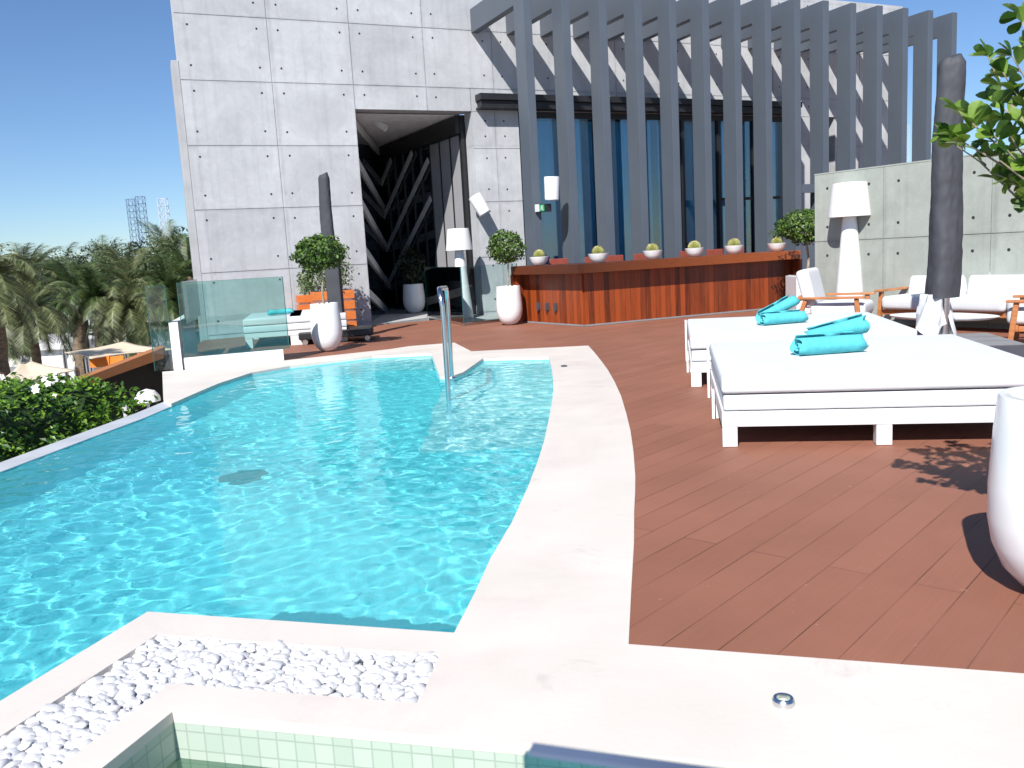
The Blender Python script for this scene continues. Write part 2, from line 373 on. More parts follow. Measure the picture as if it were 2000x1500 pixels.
outer = [(.35, 2.82), (.43, 3.31), (.52, 3.85), (.59, 4.32), (.655, 4.72), (.7, 5.02), (.78, 5.64), (.855, 6.3), (.92, 7.0), (.99, 7.85), (1.04, 8.73), (1.075, 9.6), (1.09, 10.4), (1.10, 11.3), (1.10, 12.16)]
innr = [(-.26, 2.99), (-.2, 3.34), (-.14, 3.75), (-.04, 4.26), (.06, 4.92), (.14, 5.53), (.21, 6.15), (.27, 6.8), (.34, 7.6), (.40, 8.39), (.445, 9.3), (.475, 10.2), (.49, 11.11)]
farin = [(-.36, 11.35), (-.56, 10.1), (-.70, 9.72), (-.82, 9.86), (-1.12, 12.30), (-1.97, 12.38), (-2.99, 11.72), (-3.36, 11.2), (-3.50, 10.3), (-3.52, 9.6)]
farout = [(-.55, 12.27), (-.87, 13.66), (-1.56, 13.49), (-1.84, 13.19), (-3.18, 12.46), (-4.54, 11.93)]
deckp = outer+farout+[(-4.74, 12.1), (-5.95, 16.9), (-2.9, 18.3), (3, 21.0), (14, 26), (14, 6), (6, 1.13)]
deck = sheet("pool_deck", [deckp], -.003, DECK, thick=.12)
sheet("threshold_floor", [[(-2.9, 18.32), (-1.81, 19.72), (-.9, 16.98), (-.19, 17.54), (.35, 18.0), (3.0, 21.1), (-1, 27), (-4.5, 25)]], .002, mat("light_concrete_floor", (.42, .42, .42), .7, var=.12, scale=2), thick=.1)

cop = MB()
T = .035
cop.prism(outer+[(.49, 11.11)]+innr[::-1][1:], -T, 0)
cop.prism([(1.10, 12.16), (.49, 11.11)]+farin[:6]+[(-1.97, 12.38), (-1.84, 13.19), (-1.56, 13.49), (-.87, 13.66), (-.55, 12.27)], -T, 0)
cop.prism([(-1.84, 13.19), (-1.97, 12.38), (-2.99, 11.72), (-3.36, 11.2), (-3.50, 10.3), (-3.52, 9.6), (-3.53, 8.9), (-3.76, 9.28), (-4.78, 11.87), (-4.54, 11.93), (-3.18, 12.46)], -T, 0)
cop.prism([(-.26, 2.99), (.35, 2.82), (6, 1.13), (6, -2), (3.4, -2), (3.4, 1.34), (-.27, 2.309), (-.34, 2.50), (-.30, 2.82)], -T, 0)
cop.prism([(-.26, 2.99), (-1.52, 3.35), (-2.4, .36), (-2.22, .36), (-1.39, 3.12), (-.30, 2.82)], -T, 0)
cop.prism([(-.34, 2.50), (-1.19, 2.72), (-1.89, .36), (-1.75, .36), (-1.11, 2.53), (-.27, 2.309)], -T, 0)
tag(cop.build("pool_coping", COPING), kind='structure')
# infinity edge
rimin = [(-3.54, 8.92), (-3.56, 8.3), (-3.66, 7.4), (-3.76, 6.4), (-3.95, 4.6), (-4.2, 2.2), (-4.35, .6)]
rimout = [(-3.76, 9.28), (-3.78, 8.6), (-3.89, 7.5), (-3.985, 6.5), (-4.19, 4.5), (-4.43, 2.1), (-4.58, .5)]
rm = MB(); rm.prism(rimin+rimout[::-1], -1.4, -.028)
tag(rm.build("infinity_edge", COPING_WET, bevel=.012), kind='structure')
tag(sheet("pool_outer_wall", [[(-4.56, .5), (-4.2, 4.2), (-3.95, 6.8), (-3.75, 9.3), (-4.74, 11.87), (-5.9, 16.9), (-5.6, 16.9), (-4.4, 12.0), (-3.62, 9.2), (-3.85, 6.0), (-4.42, .5)]], -.2, STONEW, None, 3.0), kind='structure')

def uvbox(o, s=1.0):
    me = o.data; uv = me.uv_layers.new(name="UVMap")
    for p in me.polygons:
        n = p.normal; t = Vector((0, 0, 1)).cross(n)
        if t.length < .3: ax = Vector((1, 0, 0)); ay = Vector((0, 1, 0))
        else: ax = t.normalized(); ay = Vector((0, 0, 1))
        for li in p.loop_indices:
            co = me.vertices[me.loops[li].vertex_index].co
            uv.data[li].uv = (co.dot(ax)*s, co.dot(ay)*s)
    return o
pool_out = innr+farin+rimin[:]+[(-2.42, .36), (-1.52, 3.35)]
PD = -.86
b = MB(); n = len(pool_out)
b.add([(x, y, PD) for x, y in pool_out], [tuple(range(n))])
b.add([(x, y, PD) for x, y in pool_out]+[(x, y, -T-.0005) for x, y in pool_out], [(i, (i+1) % n, n+(i+1) % n, n+i) for i in range(n)])
basin = uvbox(b.build("pool_basin", POOLTILE)); tag(basin, kind='structure')
# entry steps in the bay beside the handrail and a ledge along the far side
st = MB()
for k, (y0, z) in enumerate([(10.55, -.12), (9.9, -.26), (9.2, -.42), (8.5, -.60), (7.8, -.70), (7.0, -.78)]):
    y1 = [11.3, 10.55, 9.9, 9.2, 8.5, 7.8][k]
    xl = [-.50, -.62, -.78, -.8, -.8, -.8][k]
    xr = [.485, .47, .45, .41, .36, .30][k]
    st.prism([(xl, y0), (xr, y0), (xr+.02, y1), (xl+.03, y1)], PD+.01, z)
steps = uvbox(st.build("pool_steps", STEPTILE)); tag(steps, kind='structure')
st = MB()
st.prism([(-1.13, 12.28), (-1.97, 12.36), (-2.99, 11.70), (-3.34, 11.15), (-3.2, 10.9), (-2.75, 11.35), (-1.9, 11.85), (-1.06, 11.7)], PD+.01, -.16)
ledge = uvbox(st.build("pool_ledge", STEPTILE)); tag(ledge, kind='structure')

# water surfaces with real ripples
from mathutils.geometry import intersect_point_tri_2d
def inside(poly, x, y):
    c = False; n = len(poly); j = n-1
    for i in range(n):
        xi, yi = poly[i]; xj, yj = poly[j]
        if (yi > y) != (yj > y) and x < (xj-xi)*(y-yi)/(yj-yi)+xi: c = not c
        j = i
    return c
def water(name, poly, z, step, m, amp=1.0, seed=3):
    import numpy as np
    rng_ = np.random.RandomState(seed)
    xs = [p[0] for p in poly]; ys = [p[1] for p in poly]
    x0, x1, y0, y1 = min(xs)-.04, max(xs)+.04, min(ys)-.04, max(ys)+.04
    nx = int((x1-x0)/step)+1; ny = int((y1-y0)/step)+1
    X, Y = np.meshgrid(np.linspace(x0, x1, nx), np.linspace(y0, y1, ny))
    # gently warped sum of ripples in many directions
    Xw = X+.10*np.sin(1.9*Y+1.2)+.07*np.sin(3.1*X-1.3*Y); Yw = Y+.10*np.sin(2.3*X+.4)+.06*np.sin(2.7*Y+1.9*X)
    Z = np.zeros_like(X)
    for i in range(60):
        lam = math.exp(rng_.uniform(math.log(.06), math.log(.31))); th = rng_.normal(1.1, 1.0)
        a = .0028*lam**1.12*rng_.uniform(.5, 1.2); k = 2*math.pi/lam
        Z += a*np.sin(k*(Xw*math.cos(th)+Yw*math.sin(th))+rng_.uniform(0, 6.28))
    Z *= amp*(.75+.35*np.sin(.9*X+.7*Y)*np.sin(.6*Y-.8*X+1))
    V = np.stack([X, Y, Z+z], -1).reshape(-1, 3)
    faces = []
    cx = sum(xs)/len(xs)
    grown = poly
    inn = [[inside(grown, X[j, i], Y[j, i]) for i in range(nx)] for j in range(ny)]
    for j in range(ny-1):
        for i in range(nx-1):
            if inn[j][i] or inn[j][i+1] or inn[j+1][i] or inn[j+1][i+1]:
                q = j*nx+i; faces.append((q, q+1, q+1+nx, q+nx))
    me = bpy.data.meshes.new(name); me.from_pydata(V.tolist(), [], faces); me.materials.append(m)
    me.polygons.foreach_set("use_smooth", [True]*len(me.polygons)); me.update()
    bm = bmesh.new(); bm.from_mesh(me); bmesh.ops.delete(bm, geom=[v for v in bm.verts if not v.link_faces], context='VERTS'); bm.to_mesh(me); bm.free()
    o = bpy.data.objects.new(name, me); COL.objects.link(o); o.cycles.is_caustics_caster = True
    return tag(o, kind='structure')
water("water", pool_out, -.042, .022, WATER, 1.0)
for o in (basin, steps, ledge): o.cycles.is_caustics_receiver = True

# drain grille on the pool floor
d = thing("floor_drain", "dark round drain grille seen wavering on the pool floor", "drain", (-2.12, 6.55, PD))
b = MB(); b.lathe([(.14, .012), (.18, .012), (.18, .0)], 28, closed=True)
for k in range(7): hw = math.sqrt(.15**2-(k*.035-.105)**2); b.box(-hw, hw, k*.035-.105-.010, k*.035-.105+.010, .002, .012)
b.build("grille", mat("drain_steel", (.02, .07, .10), .6), d)

# spa
spa = [(-.27, 2.309), (3.4, 1.34), (3.4, -1.2), (-2.2, -1.2), (-1.75, .36), (-1.11, 2.53)]
b = MB(); n = len(spa)
b.add([(x, y, -.75) for x, y in spa], [tuple(range(n))])
b.add([(x, y, -.75) for x, y in spa]+[(x, y, -.0355) for x, y in spa], [(i, (i+1) % n, n+(i+1) % n, n+i) for i in range(n)])
sb = uvbox(b.build("spa_basin", SPATILE)); tag(sb, kind='structure'); sb.cycles.is_caustics_receiver = True
water("spa_water", spa, -.155, .05, SPAWATER, .25, 5)

# white pebbles in the planter channel
pb = [(-.30, 2.82), (-1.39, 3.12), (-2.22, .36), (-1.89, .36), (-1.19, 2.72), (-.34, 2.50)]
tag(sheet("pebble_channel", [[(-.26, 2.9), (-1.45, 3.2), (-2.3, .36), (-1.8, .36), (-1.15, 2.6), (-.3, 2.4)]], -.066, mat("grey_grit", (.10, .10, .105), .9, var=.4, scale=60), None), kind='structure')
def ico(rad=1, sub=2):
    bm = bmesh.new(); bmesh.ops.create_icosphere(bm, subdivisions=sub, radius=rad)
    v = [tuple(x.co) for x in bm.verts]; f = [tuple(y.index for y in x.verts) for x in bm.faces]; bm.free(); return v, f
iv, if_ = ico(1, 2)
from mathutils import noise as mn
peb = MB(); placed = []
tries = 0
while tries < 40000 and len(placed) < 2900:
    tries += 1
    x = random.uniform(-2.2, -.28); y = random.uniform(.8, 3.15)
    if not inside(pb, x, y): continue
    r = random.uniform(.017, .031)
    zc = -.066+.022
    hit = sum(1 for (a, c, q) in placed if (a-x)**2+(c-y)**2 < (.60*(q+r))**2)
    if hit > 2: continue
    zc += .010*hit
    placed.append((x, y, r))
    M = Matrix.Translation((x, y, zc+random.uniform(-.004, .012))) @ Matrix.Rotation(random.uniform(0, 6.28), 4, 'Z') @ Matrix.Rotation(random.uniform(-.6, .6), 4, 'X') @ Matrix.Diagonal((r*random.uniform(.9, 1.45), r*random.uniform(.75, 1.05), r*random.uniform(.45, .75), 1))
    off = Vector((random.uniform(0, 99), 0, 0))
    vv = [Vector(p)*(1+.5*mn.noise(Vector(p)*1.25+off)) for p in iv]
    peb.add(vv, if_, 0, M)
tag(peb.build("pebbles", PEBBLE, smooth=60), "angular white pebbles filling the channel between pool and spa", "pebbles", kind='stuff')

# ------------------------------------------------------------------ concrete building (local x along the facade, -y towards the pool)
WA = math.atan2(.42, .908)
B = thing("concrete_building", "grey concrete building with doorway and blue glazed front behind the pool", "building", (-2.87, 18.36, 0), WA)
H = 7.38
wall = MB(); G = .0065
zj = [-.9, .07, 1.28, 2.48, 3.68, 4.88, 6.07, H]
def panel(x0, x1, z0, z1, y=0., holes=True, t=.05):
    wall.box(x0+G, x1-G, y, y+t, z0+G, z1-G)
def holes(x0, x1, z0, z1, xs, zs, y=0.):
    for hx in xs:
        for hz in zs:
            if z0 < hz < z1 and x0 < hx < x1:
                M = Matrix.Translation((hx+random.uniform(-.012, .012), y-.0025, hz+random.uniform(-.012, .012))) @ Matrix.Rotation(R(90), 4, 'X')
                wall.lathe([(0, 0), (.021, 0)], 10, 1, M, closed=True)
cols = [-3.30, -1.62, 0.0, 1.56, 3.12, 4.68, 6.24, 7.8, 9.36, 10.92, 12.3, 13.9, 15.5]
for ci in range(len(cols)-1):
    x0, x1 = cols[ci], cols[ci+1]
    for ri in range(len(zj)-1):
        z0, z1 = zj[ri], zj[ri+1]
        xs = [x0+.21, x1-.21]; zs = [z0+.27, z1-.2]
        # openings: door x 0..2.56 z<4.4 ; glazing x 3.68..11.45 z<4.45 ; gap x 12.3..13.0 z<4.39
        if x0 < 0 or z0 > 4.8:
            panel(x0, x1, z0, z1); holes(x0, x1, z0, z1, xs, zs)
        elif ri == 4:      # the row cut by the lintels
            if ci == 2: panel(x0, x1, 4.40, z1); holes(x0, x1, 4.4, z1, xs, zs)
            elif ci == 3: panel(x0, 2.56, 4.40, z1); panel(2.56, x1, 4.40, z1); holes(x0, x1, 4.4, z1, xs, zs)
            elif x0 < 11.4 or ci == 10: panel(x0, x1, 4.42, z1); holes(x0, x1, 4.42, z1, xs, zs)
            else: panel(x0, x1, z0, z1); holes(x0, x1, z0, z1, xs, zs)
# pier between door and glazing
for z0, z1 in zip([-.9, .07, 1.28, 2.48, 3.62], [.07, 1.28, 2.48, 3.62, 4.40]):
    panel(2.56, 3.10, z0, z1); panel(3.10, 3.68, z0, z1)
    holes(2.5, 3.7, z0, z1, [2.86, 3.32], [z0+.27, z1-.2])
for r_ in range(5):
    z0, z1 = zj[r_], min(zj[r_+1], 4.42)
    panel(11.45, 12.3, z0, z1); holes(11.4, 12.3, z0, z1, [11.68], [z0+.27, z1-.2])
    panel(13.02, 13.9, z0, z1); holes(13, 13.9, z0, z1, [13.75], [z0+.27, z1-.2])
    if r_ < 4: panel(13.9, 15.5, z0, z1); holes(13.9, 15.5, z0, z1, [14.11, 15.29], [z0+.27, z1-.2])
# solid core behind the facing panels
for (x0, x1, z0, z1) in [(-3.292, -.008, -3.2, H-.01), (.0, 2.55, 4.408, H-.012), (2.57, 3.672, -.9, 4.43), (2.58, 12.29, 4.432, H-.014), (11.458, 12.29, -.9, 4.43), (13.03, 15.49, -.9, 4.434), (12.291, 15.488, 4.436, H-.016)]:
    wall.box(x0, x1, .012, .42, z0, z1)
wall.box(2.562, 2.568, .0, .4, 0, 4.4)
wobj = wall.build("wall", [CONC, HOLE], B, bevel=0)
b = MB(); b.prism([(-3.43, .07), (-3.296, .07), (-3.296, .4), (-2.2, 8.9), (-2.35, 8.9), (-3.40, .6)], -3.2, 5.24)
b.build("side_wall", CONC_SIDE, B, bevel=.01)
b = MB(); b.prism([(-3.2, .42), (15.47, .42), (15.47, 9), (-2.1, 9)], H-.3, H-.02); b.build("roof", CONC_SIDE, B)
b = MB(); b.prism([(-3.2, .43), (-2.9, .43), (-1.9, 8.69), (-2.15, 8.69)], 0, H-.32); b.box(-2.1, 2.5, 8.7, 9, -.2, H-.32); b.build("rear_wall", CONC_SIDE, B)
# awning box over the glazing
b = MB(); b.box(2.66, 11.62, -.30, -.002, 4.60, 4.74); b.box(2.70, 11.6, -.24, -.004, 4.47, 4.60); b.box(2.66, 11.61, -.27, -.006, 4.43, 4.47)
b.build("awning_box", BLACK, B, bevel=.012)
# glazing
b = MB(); b.box(3.72, 11.40, .10, .112, .05, 4.40); b.build("window_pane", PANE, B)
b = MB()
b.box(3.685, 11.44, .05, .16, 4.30, 4.43); b.box(3.685, 11.44, .05, .16, .0, .10)
for k in range(8):
    x = 3.69+k*1.1
    b.box(x, x+.075, .04, .17, .1, 4.3)
b.box(9.2, 11.3, .06, .15, 2.35, 2.42)
b.build("window_frame", BLACK, B)
cu = MB()
def curtain(x0, x1, y, z0=.05, z1=4.28):
    n = int((x1-x0)/.022); v = []; f = []
    for i in range(n+1):
        x = x0+(x1-x0)*i/n; yy = y+.045*math.sin(i*.62)+.02*math.sin(i*.23+x)
        v += [(x, yy, z0), (x, yy+.01, z1)]
    for i in range(n): f.append((2*i, 2*i+2, 2*i+3, 2*i+1))
    cu.add(v, f)
for x0, x1 in [(3.76, 5.75), (5.95, 7.4), (7.6, 9.0), (9.1, 10.3), (10.5, 11.35)]: curtain(x0, x1, .34)
cu.build("curtain", CURTAIN, B, smooth=80)
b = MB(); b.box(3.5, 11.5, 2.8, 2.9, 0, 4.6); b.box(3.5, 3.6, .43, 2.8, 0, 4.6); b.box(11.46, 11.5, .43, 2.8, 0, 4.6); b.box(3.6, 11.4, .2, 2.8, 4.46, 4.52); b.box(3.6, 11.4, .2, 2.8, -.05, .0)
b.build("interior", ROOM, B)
# door recess: raking glass on both sides meeting at the back, concrete ribs on the left one
def loc(p):   # world xy to facade local
    dx, dy = p[0]+2.87, p[1]-18.36
    return (dx*math.cos(WA)+dy*math.sin(WA), -dx*math.sin(WA)+dy*math.cos(WA))
a0 = (.02, .43); a1 = loc((-3.30, 24.7)); c0 = (2.50, .43)
def face(b, p, q, z0, z1, t=.05, mi=0):
    p = Vector((*p, 0)); q = Vector((*q, 0)); d_ = (q-p); L = d_.length; d_.normalize(); n_ = Vector((-d_.y, d_.x, 0))
    M = Matrix((d_, n_, Vector((0, 0, 1)))).transposed().to_4x4(); M.translation = p
    b.box(0, L, -t/2, t/2, z0, z1, mi, M); return M, L
b = MB(); face(b, a0, a1, 0, 4.38); b.build("dark_glazing", DARKGLASS, B)
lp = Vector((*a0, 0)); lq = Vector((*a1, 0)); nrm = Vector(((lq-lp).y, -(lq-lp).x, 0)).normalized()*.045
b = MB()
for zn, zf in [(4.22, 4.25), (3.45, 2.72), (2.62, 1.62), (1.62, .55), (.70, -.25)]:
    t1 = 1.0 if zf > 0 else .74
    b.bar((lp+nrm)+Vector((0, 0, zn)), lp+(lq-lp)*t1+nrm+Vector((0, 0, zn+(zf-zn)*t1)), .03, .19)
b.build("rib_and_reflection", mat("rib_and_reflection_grey", (.58, .58, .58), .8), B)
b = MB(); M, L = face(b, c0, a1, 0, 4.34); b.build("glazed_screen", DARKGLASS, B)
b = MB(); NB = 9
for k in range(NB+1):
    b.box(L*k/NB-.028, L*k/NB+.028, -.02, .055, 0, 4.34, 0, M)
b.box(0, L, -.02, .16, 4.0, 4.36, 0, M); b.box(0, L, -.02, .12, 0, .12, 0, M)
b.box(2.44, 2.565, .425, .52, 0, 4.39)
b.build("mullion", BLACK, B)
for k, zd in enumerate((3.35, 2.45, 1.55, .65)):  # bars on the screen, modelled in place of the left ribs' reflections
    b = MB(); p = Vector((L*.985, .075, zd)); q2_ = Vector((L*.34, .075, zd+2.1)); q2_ = p.lerp(q2_, min(1, (3.95-zd)/2.1)); b.bar(M @ p, M @ q2_, .02, .15); b.build("rib_and_reflection", MATS["rib_and_reflection_grey"], B)
b = MB()
for k in range(3): b.box(L*k/NB+.035, L*(k+1)/NB-.035, .027, .045, .13, 3.98, 0, M)
b.build("reflection_panel", GREYREFL, B)  # grey colour standing in for the wall mirrored in these glass bays
b = MB(); b.add([(-.2, .41, 4.39), (2.9, .41, 4.39), (a1[0]+.4, a1[1]+.3, 4.39), (a1[0]-.3, a1[1]+.3, 4.39)], [(0, 1, 2, 3)]); b.add([(-.3, .42, 4.5), (2.7, .42, 4.5), (2.7, 7.4, 4.5), (-.3, 7.4, 4.5)], [(0, 1, 2, 3)])
b.build("soffit", mat("soffit_plaster", (.82, .82, .82), .8), B)
b = MB(); M2 = Matrix.Translation((.95, 1.6, 4.37)) @ Matrix.Rotation(R(130), 4, 'Y') @ Matrix.Rotation(R(30), 4, 'X')
b.lathe([(.07, -.05), (.09, .0), (.09, .22), (0, .2)], 16, 0, M2); b.build("soffit_spotlight", GLOSSW, B, smooth=50)

# ------------------------------------------------------------------ pergola of slate blue frames
PG = thing("pergola", "slate blue steel pergola of fifteen tall fins joined to the concrete wall", "pergola", (-2.87, 18.36, 0), WA)
fin0 = None
for k in range(15):
    b = MB(); b.box(-.17, 0, -2.52, -2.10, 0, 6.50)
    b2 = MB(); b2.box(-.168, -.002, -2.1, -.003, 6.02, 6.498)
    x = 2.83+.829*k
    if k == 0:
        fin0 = b.build("fin", SLATE, PG, bevel=.006); arm0 = b2.build("arm", SLATE, fin0, bevel=.006); fin0.location.x = x
    else:
        c = copy_tree(fin0, PG); c.location.x = x
b = MB(); b.box(9.45, 10.1, -2.4, -2.28, 2.33, 2.52); b.box(10.1, 11.9, -2.4, -2.28, 2.33, 2.52)
b.build("crossbar", SLATE, PG)
b = MB(); b.box(9.47, 10.09, -2.37, -2.31, .05, 1.35); b.box(10.10, 10.7, -2.37, -2.31, .05, 1.35)
b.build("gate_panel", SLATE, PG, bevel=.01)
# cylinder wall lamps
def spot(name, label, loc_, rx, ry, par=None, group=None):
    t = thing(name, label, "wall lamp", loc_, 0, group); t.rotation_euler = (rx, ry, 0)
    b = MB(); b.lathe([(0, -.22), (.12, -.22), (.138, -.20), (.15, .20), (.145, .23), (.0, .225)], 28); b.build("lamp_body", GLOSSW, t, smooth=40)
    b = MB(); b.box(-.05, .05, .12, .24, -.12, .12); b.build("bracket", GLOSSW, t, bevel=.01)
    return t
q = Matrix.Rotation(WA, 4, 'Z')
def W(x, y, z): v = q @ Vector((x, y, z)); return (v.x-2.87, v.y+18.36, v.z)
spot("wall_spotlight", "white cylinder wall lamp tilted sideways beside the doorway", W(2.50, -.30, 2.40), 0, R(-28), group="cylinder lamps on the building")
sp_ = spot("wall_spotlight", "upright white cylinder lamp on the first slate blue fin above the exit sign", W(2.98, -2.72, 2.52), R(4), R(2), group="cylinder lamps on the building")
ex = thing("exit_sign", "small green emergency exit sign below the white cylinder lamp", "sign", W(2.86, -2.60, 2.17), WA)
b = MB(); b.box(-.18, .14, -.03, .05, -.075, .075); b.build("housing", BLACK, ex, bevel=.006)
b = MB(); b.box(-.125, -.02, -.036, -.031, -.062, .062); b.build("green_panel", mat("exit_green", (.02, .35, .12), .4), ex)
b = MB(); b.box(-.184, -.13, -.038, .045, -.07, .07); b.build("end_cap", WHITE, ex)
b = MB()
b.lathe([(0, 0), (.011, 0)], 10, 0, Matrix.Translation((-.066, -.0375, .04)) @ Matrix.Rotation(R(90), 4, 'X'), closed=True)
for p_, q_ in [((-.070, .03), (-.078, -.005)), ((-.078, -.005), (-.055, -.025)), ((-.055, -.025), (-.058, -.052)), ((-.078, -.005), (-.095, -.03)), ((-.095, -.03), (-.112, -.03)), ((-.070, .025), (-.050, .005)), ((-.072, .025), (-.098, .008)), ]:
    b.bar((p_[0], -.0385, p_[1]), (q_[0], -.0385, q_[1]), .004, .011)
b.build("running_figure", WHITE, ex)

# ------------------------------------------------------------------ greenish boundary wall on the right
RWd = Vector((-.535, .845, 0)); RA = math.atan2(-.845, .535)   # local x runs towards the camera's right
BW = thing("boundary_wall", "pale greenish concrete panel wall behind the white sofa", "wall", (5.56, 12.91, 0), RA)
b = MB(); zr = [-.3, .05, 1.25, 2.28]
rc = [-1.21, .0, 1.58, 3.16, 4.74, 6.3, 7.9]
wall = b
for i in range(len(rc)-1):
    for j in range(3):
        b.box(rc[i]+.005, rc[i+1]-.005, 0, .03, zr[j]+.005, zr[j+1]-.004)
        if j:
            for hx in (rc[i]+.24, rc[i+1]-.24):
                for hz in (zr[j]+.22, zr[j+1]-.22):
                    M = Matrix.Translation((hx, -.002, hz)) @ Matrix.Rotation(R(90), 4, 'X')
                    b.lathe([(0, 0), (.022, 0)], 10, 1, M, closed=True)
b.box(-1.2, 7.89, .012, .24, -.3, 2.276)
b.build("panel", [GREEN_CONC, HOLE], BW)
b = MB(); b.box(-1.21, 7.9, -.004, .25, 2.28, 2.30)
b.build("wall_cap", GREEN_CONC, BW)

# ------------------------------------------------------------------ bar counter
bp = [(.33, 16.78), (1.32, 15.19), (5.50, 16.92)]
BC = thing("bar_counter", "angled red hardwood bar counter with a thick top in front of the fins", "bar counter", (1.32, 15.19, 0))
def L2(p): return (p[0]-1.32, p[1]-15.19)
P0, P1, P2 = [Vector((*L2(p), 0)) for p in bp]
def seg(p, q, name, m, z0, z1, t, off=0., ext0=0., ext1=0.):
    d_ = (q-p); Ln = d_.length; d_.normalize()
    e = bpy.data.objects  # noqa
    b = MB(); b.box(-ext0, Ln+ext1, off, off+t, z0, z1)
    o = b.build(name, m, BC, bevel=.004); o.location = p; o.rotation_euler.z = math.atan2(d_.y, d_.x); return o
seg(P1, P2, "front_panel", BARWOOD, .03, .93, .05, .0, -.03)
seg(P0, P1, "front_panel", BARWOOD, .03, .93, .05, .0, 0, -.03)
seg(P1, P2, "plinth", BASEG, 0, .03, .06, -.012, -.03)
seg(P0, P1, "plinth", BASEG, 0, .03, .06, -.012, 0, -.03)
# the top: one slab following both arms, overhanging to the front
def offp(p, q, o): d_ = (q-p).normalized(); return Vector((d_.y, -d_.x, 0))*o
def isect(p, d1, q, d2):
    k = ((q-p).x*d2.y-(q-p).y*d2.x)/(d1.x*d2.y-d1.y*d2.x); return p+d1*k
dA = (P1-P0).normalized(); dB = (P2-P1).normalized()
oF = .26; oB = -.55
fA = P0+offp(P0, P1, oF); fB = P1+offp(P1, P2, oF); cF = isect(fA, dA, fB, dB)
bA = P0+offp(P0, P1, oB); bB = P1+offp(P1, P2, oB); cB = isect(bA, dA, bB, dB)
b = MB(); b.prism([tuple(p[:2]) for p in (fA-dA*.02, cF, P2+offp(P1, P2, oF)+dB*.02, P2+offp(P1, P2, oB)+dB*.02, cB, bA-dA*.02)], .93, 1.09)
b.build("counter_top", BARTOP, BC, bevel=.006)
def endp(p, d_, o0, o1, name):
    n_ = Vector((d_.y, -d_.x, 0)); b = MB()
    a = p+n_*o0; c = p+n_*o1
    b.prism([tuple((a-d_*.03)[:2]), tuple((a+d_*.03)[:2]), tuple((c+d_*.03)[:2]), tuple((c-d_*.03)[:2])], 0.01, .928); b.build(name, BARWOOD, BC)
endp(P2+dB*.035, dB, .25, -.55, "end_panel"); endp(P0-dA*.035, dA, .25, -.55, "end_panel")
for x in (.50, .78, 1.06):
    b = MB(); c = P0+dA*x+Vector((0, 0, .33))
    M = Matrix.Translation(c) @ Matrix.Rotation(math.atan2(dA.y, dA.x), 4, 'Z')
    b.box(-.035, .035, -.045, -.002, -.065, .065, 0, M); b.box(-.018, .018, -.055, -.043, -.09, -.02, 0, M)
    b.build("socket", BASED, BC)
# stools behind the counter
stool = thing("bar_stool", "reddish brown bar stool behind the counter", "bar stool", (0, 0, 0), 0, "bar stools behind the counter")
b = MB(); b.box(-.19, .19, -.02, .02, .92, 1.19); b.build("backrest", REDP, stool, bevel=.01)
b = MB(); b.box(-.19, .19, -.38, 0, .74, .79); b.build("seat", REDP, stool, bevel=.01)
b = MB()
for sx in (-.17, .17): b.bar((sx, 0, .0), (sx, 0, .93), .03, .03)
for sx in (-.17, .17): b.bar((sx, -.36, .0), (sx, -.36, .74), .03, .03)
b.build("leg", BLACK, stool)
names = ["leftmost bar stool, back showing between the first two cactus bowls", "bar stool right behind the second cactus bowl", "bar stool just left of the third cactus bowl", "bar stool just right of the third cactus bowl", "bar stool left of the fifth cactus bowl", "bar stool between the fifth and sixth cactus bowls", "rightmost bar stool behind the sixth cactus bowl"]
s_pos = [.12, .86, 1.30, 1.92, 2.98, 3.60, 4.12]
for i, sx in enumerate(s_pos):
    o = stool if i == 0 else copy_tree(stool)
    o.location = Vector((1.32, 15.19, 0))+dB*sx+Vector((-dB.y, dB.x, 0))*1.15; o.rotation_euler.z = math.atan2(dB.y, dB.x)+math.pi
    o["label"] = names[i]

# cactus bowls
def cactus_bowl():
    t = thing("potted_cactus", "", "cactus", (0, 0, 0), 0, "cactus bowls along the bar counter")
    b = MB(); b.lathe([(0, 0), (.07, 0), (.10, .015), (.15, .07), (.18, .155), (.165, .157), (.13, .11), (.0, .10)], 36); b.build("bowl", GLOSSW, t, smooth=50)
    b = MB(); b.lathe([(.14, .118), (.0, .122)], 20); b.build("soil", SOIL, t)
    n, m_ = 36, 12; v = []; f = []
    for j in range(m_+1):
        th = math.pi*j/m_
        for i in range(n*2):
            ph = math.pi*i/n; r = .095*(1+.07*(1 if i % 2 else -1))*math.sin(th)
            v.append((r*math.cos(ph), r*math.sin(ph), .185-.085*math.cos(th)))
    for j in range(m_):
        for i in range(n*2):
            a = j*n*2+i; c = j*n*2+(i+1) % (n*2); f.append((a, c, c+n*2, a+n*2))
    b = MB(); b.add(v, f); ca = b.build("cactus", mat("cactus_skin", (.22, .23, .06), .7, var=.35, scale=60), t)
    b = MB()
    for i in range(900):
        th = math.acos(random.uniform(-.6, 1)); ph = random.uniform(0, 6.28)
        nn = Vector((math.sin(th)*math.cos(ph), math.sin(th)*math.sin(ph), math.cos(th)))
        p = Vector((0, 0, .185))+Vector((nn.x*.1, nn.y*.1, nn.z*.088)); e = p+(nn+Vector((random.uniform(-.6, .6), random.uniform(-.6, .6), random.uniform(-.4, .6)))).normalized()*.022
        s_ = nn.cross(Vector((.3, .5, .8))).normalized()*.0013
        b.add([p-s_, p+s_, e], [(0, 1, 2)])
    b.build("spines", mat("yellow_spines", (.75, .66, .28), .6), ca)
    return t
cb = cactus_bowl()
labs = ["cactus bowl at the far left end of the bar, first of six", "cactus bowl second from left, near the bend of the bar", "cactus bowl third from left on the bar", "cactus bowl fourth from left on the bar", "cactus bowl fifth from left on the bar", "cactus bowl at the right end of the bar beside the topiary"]
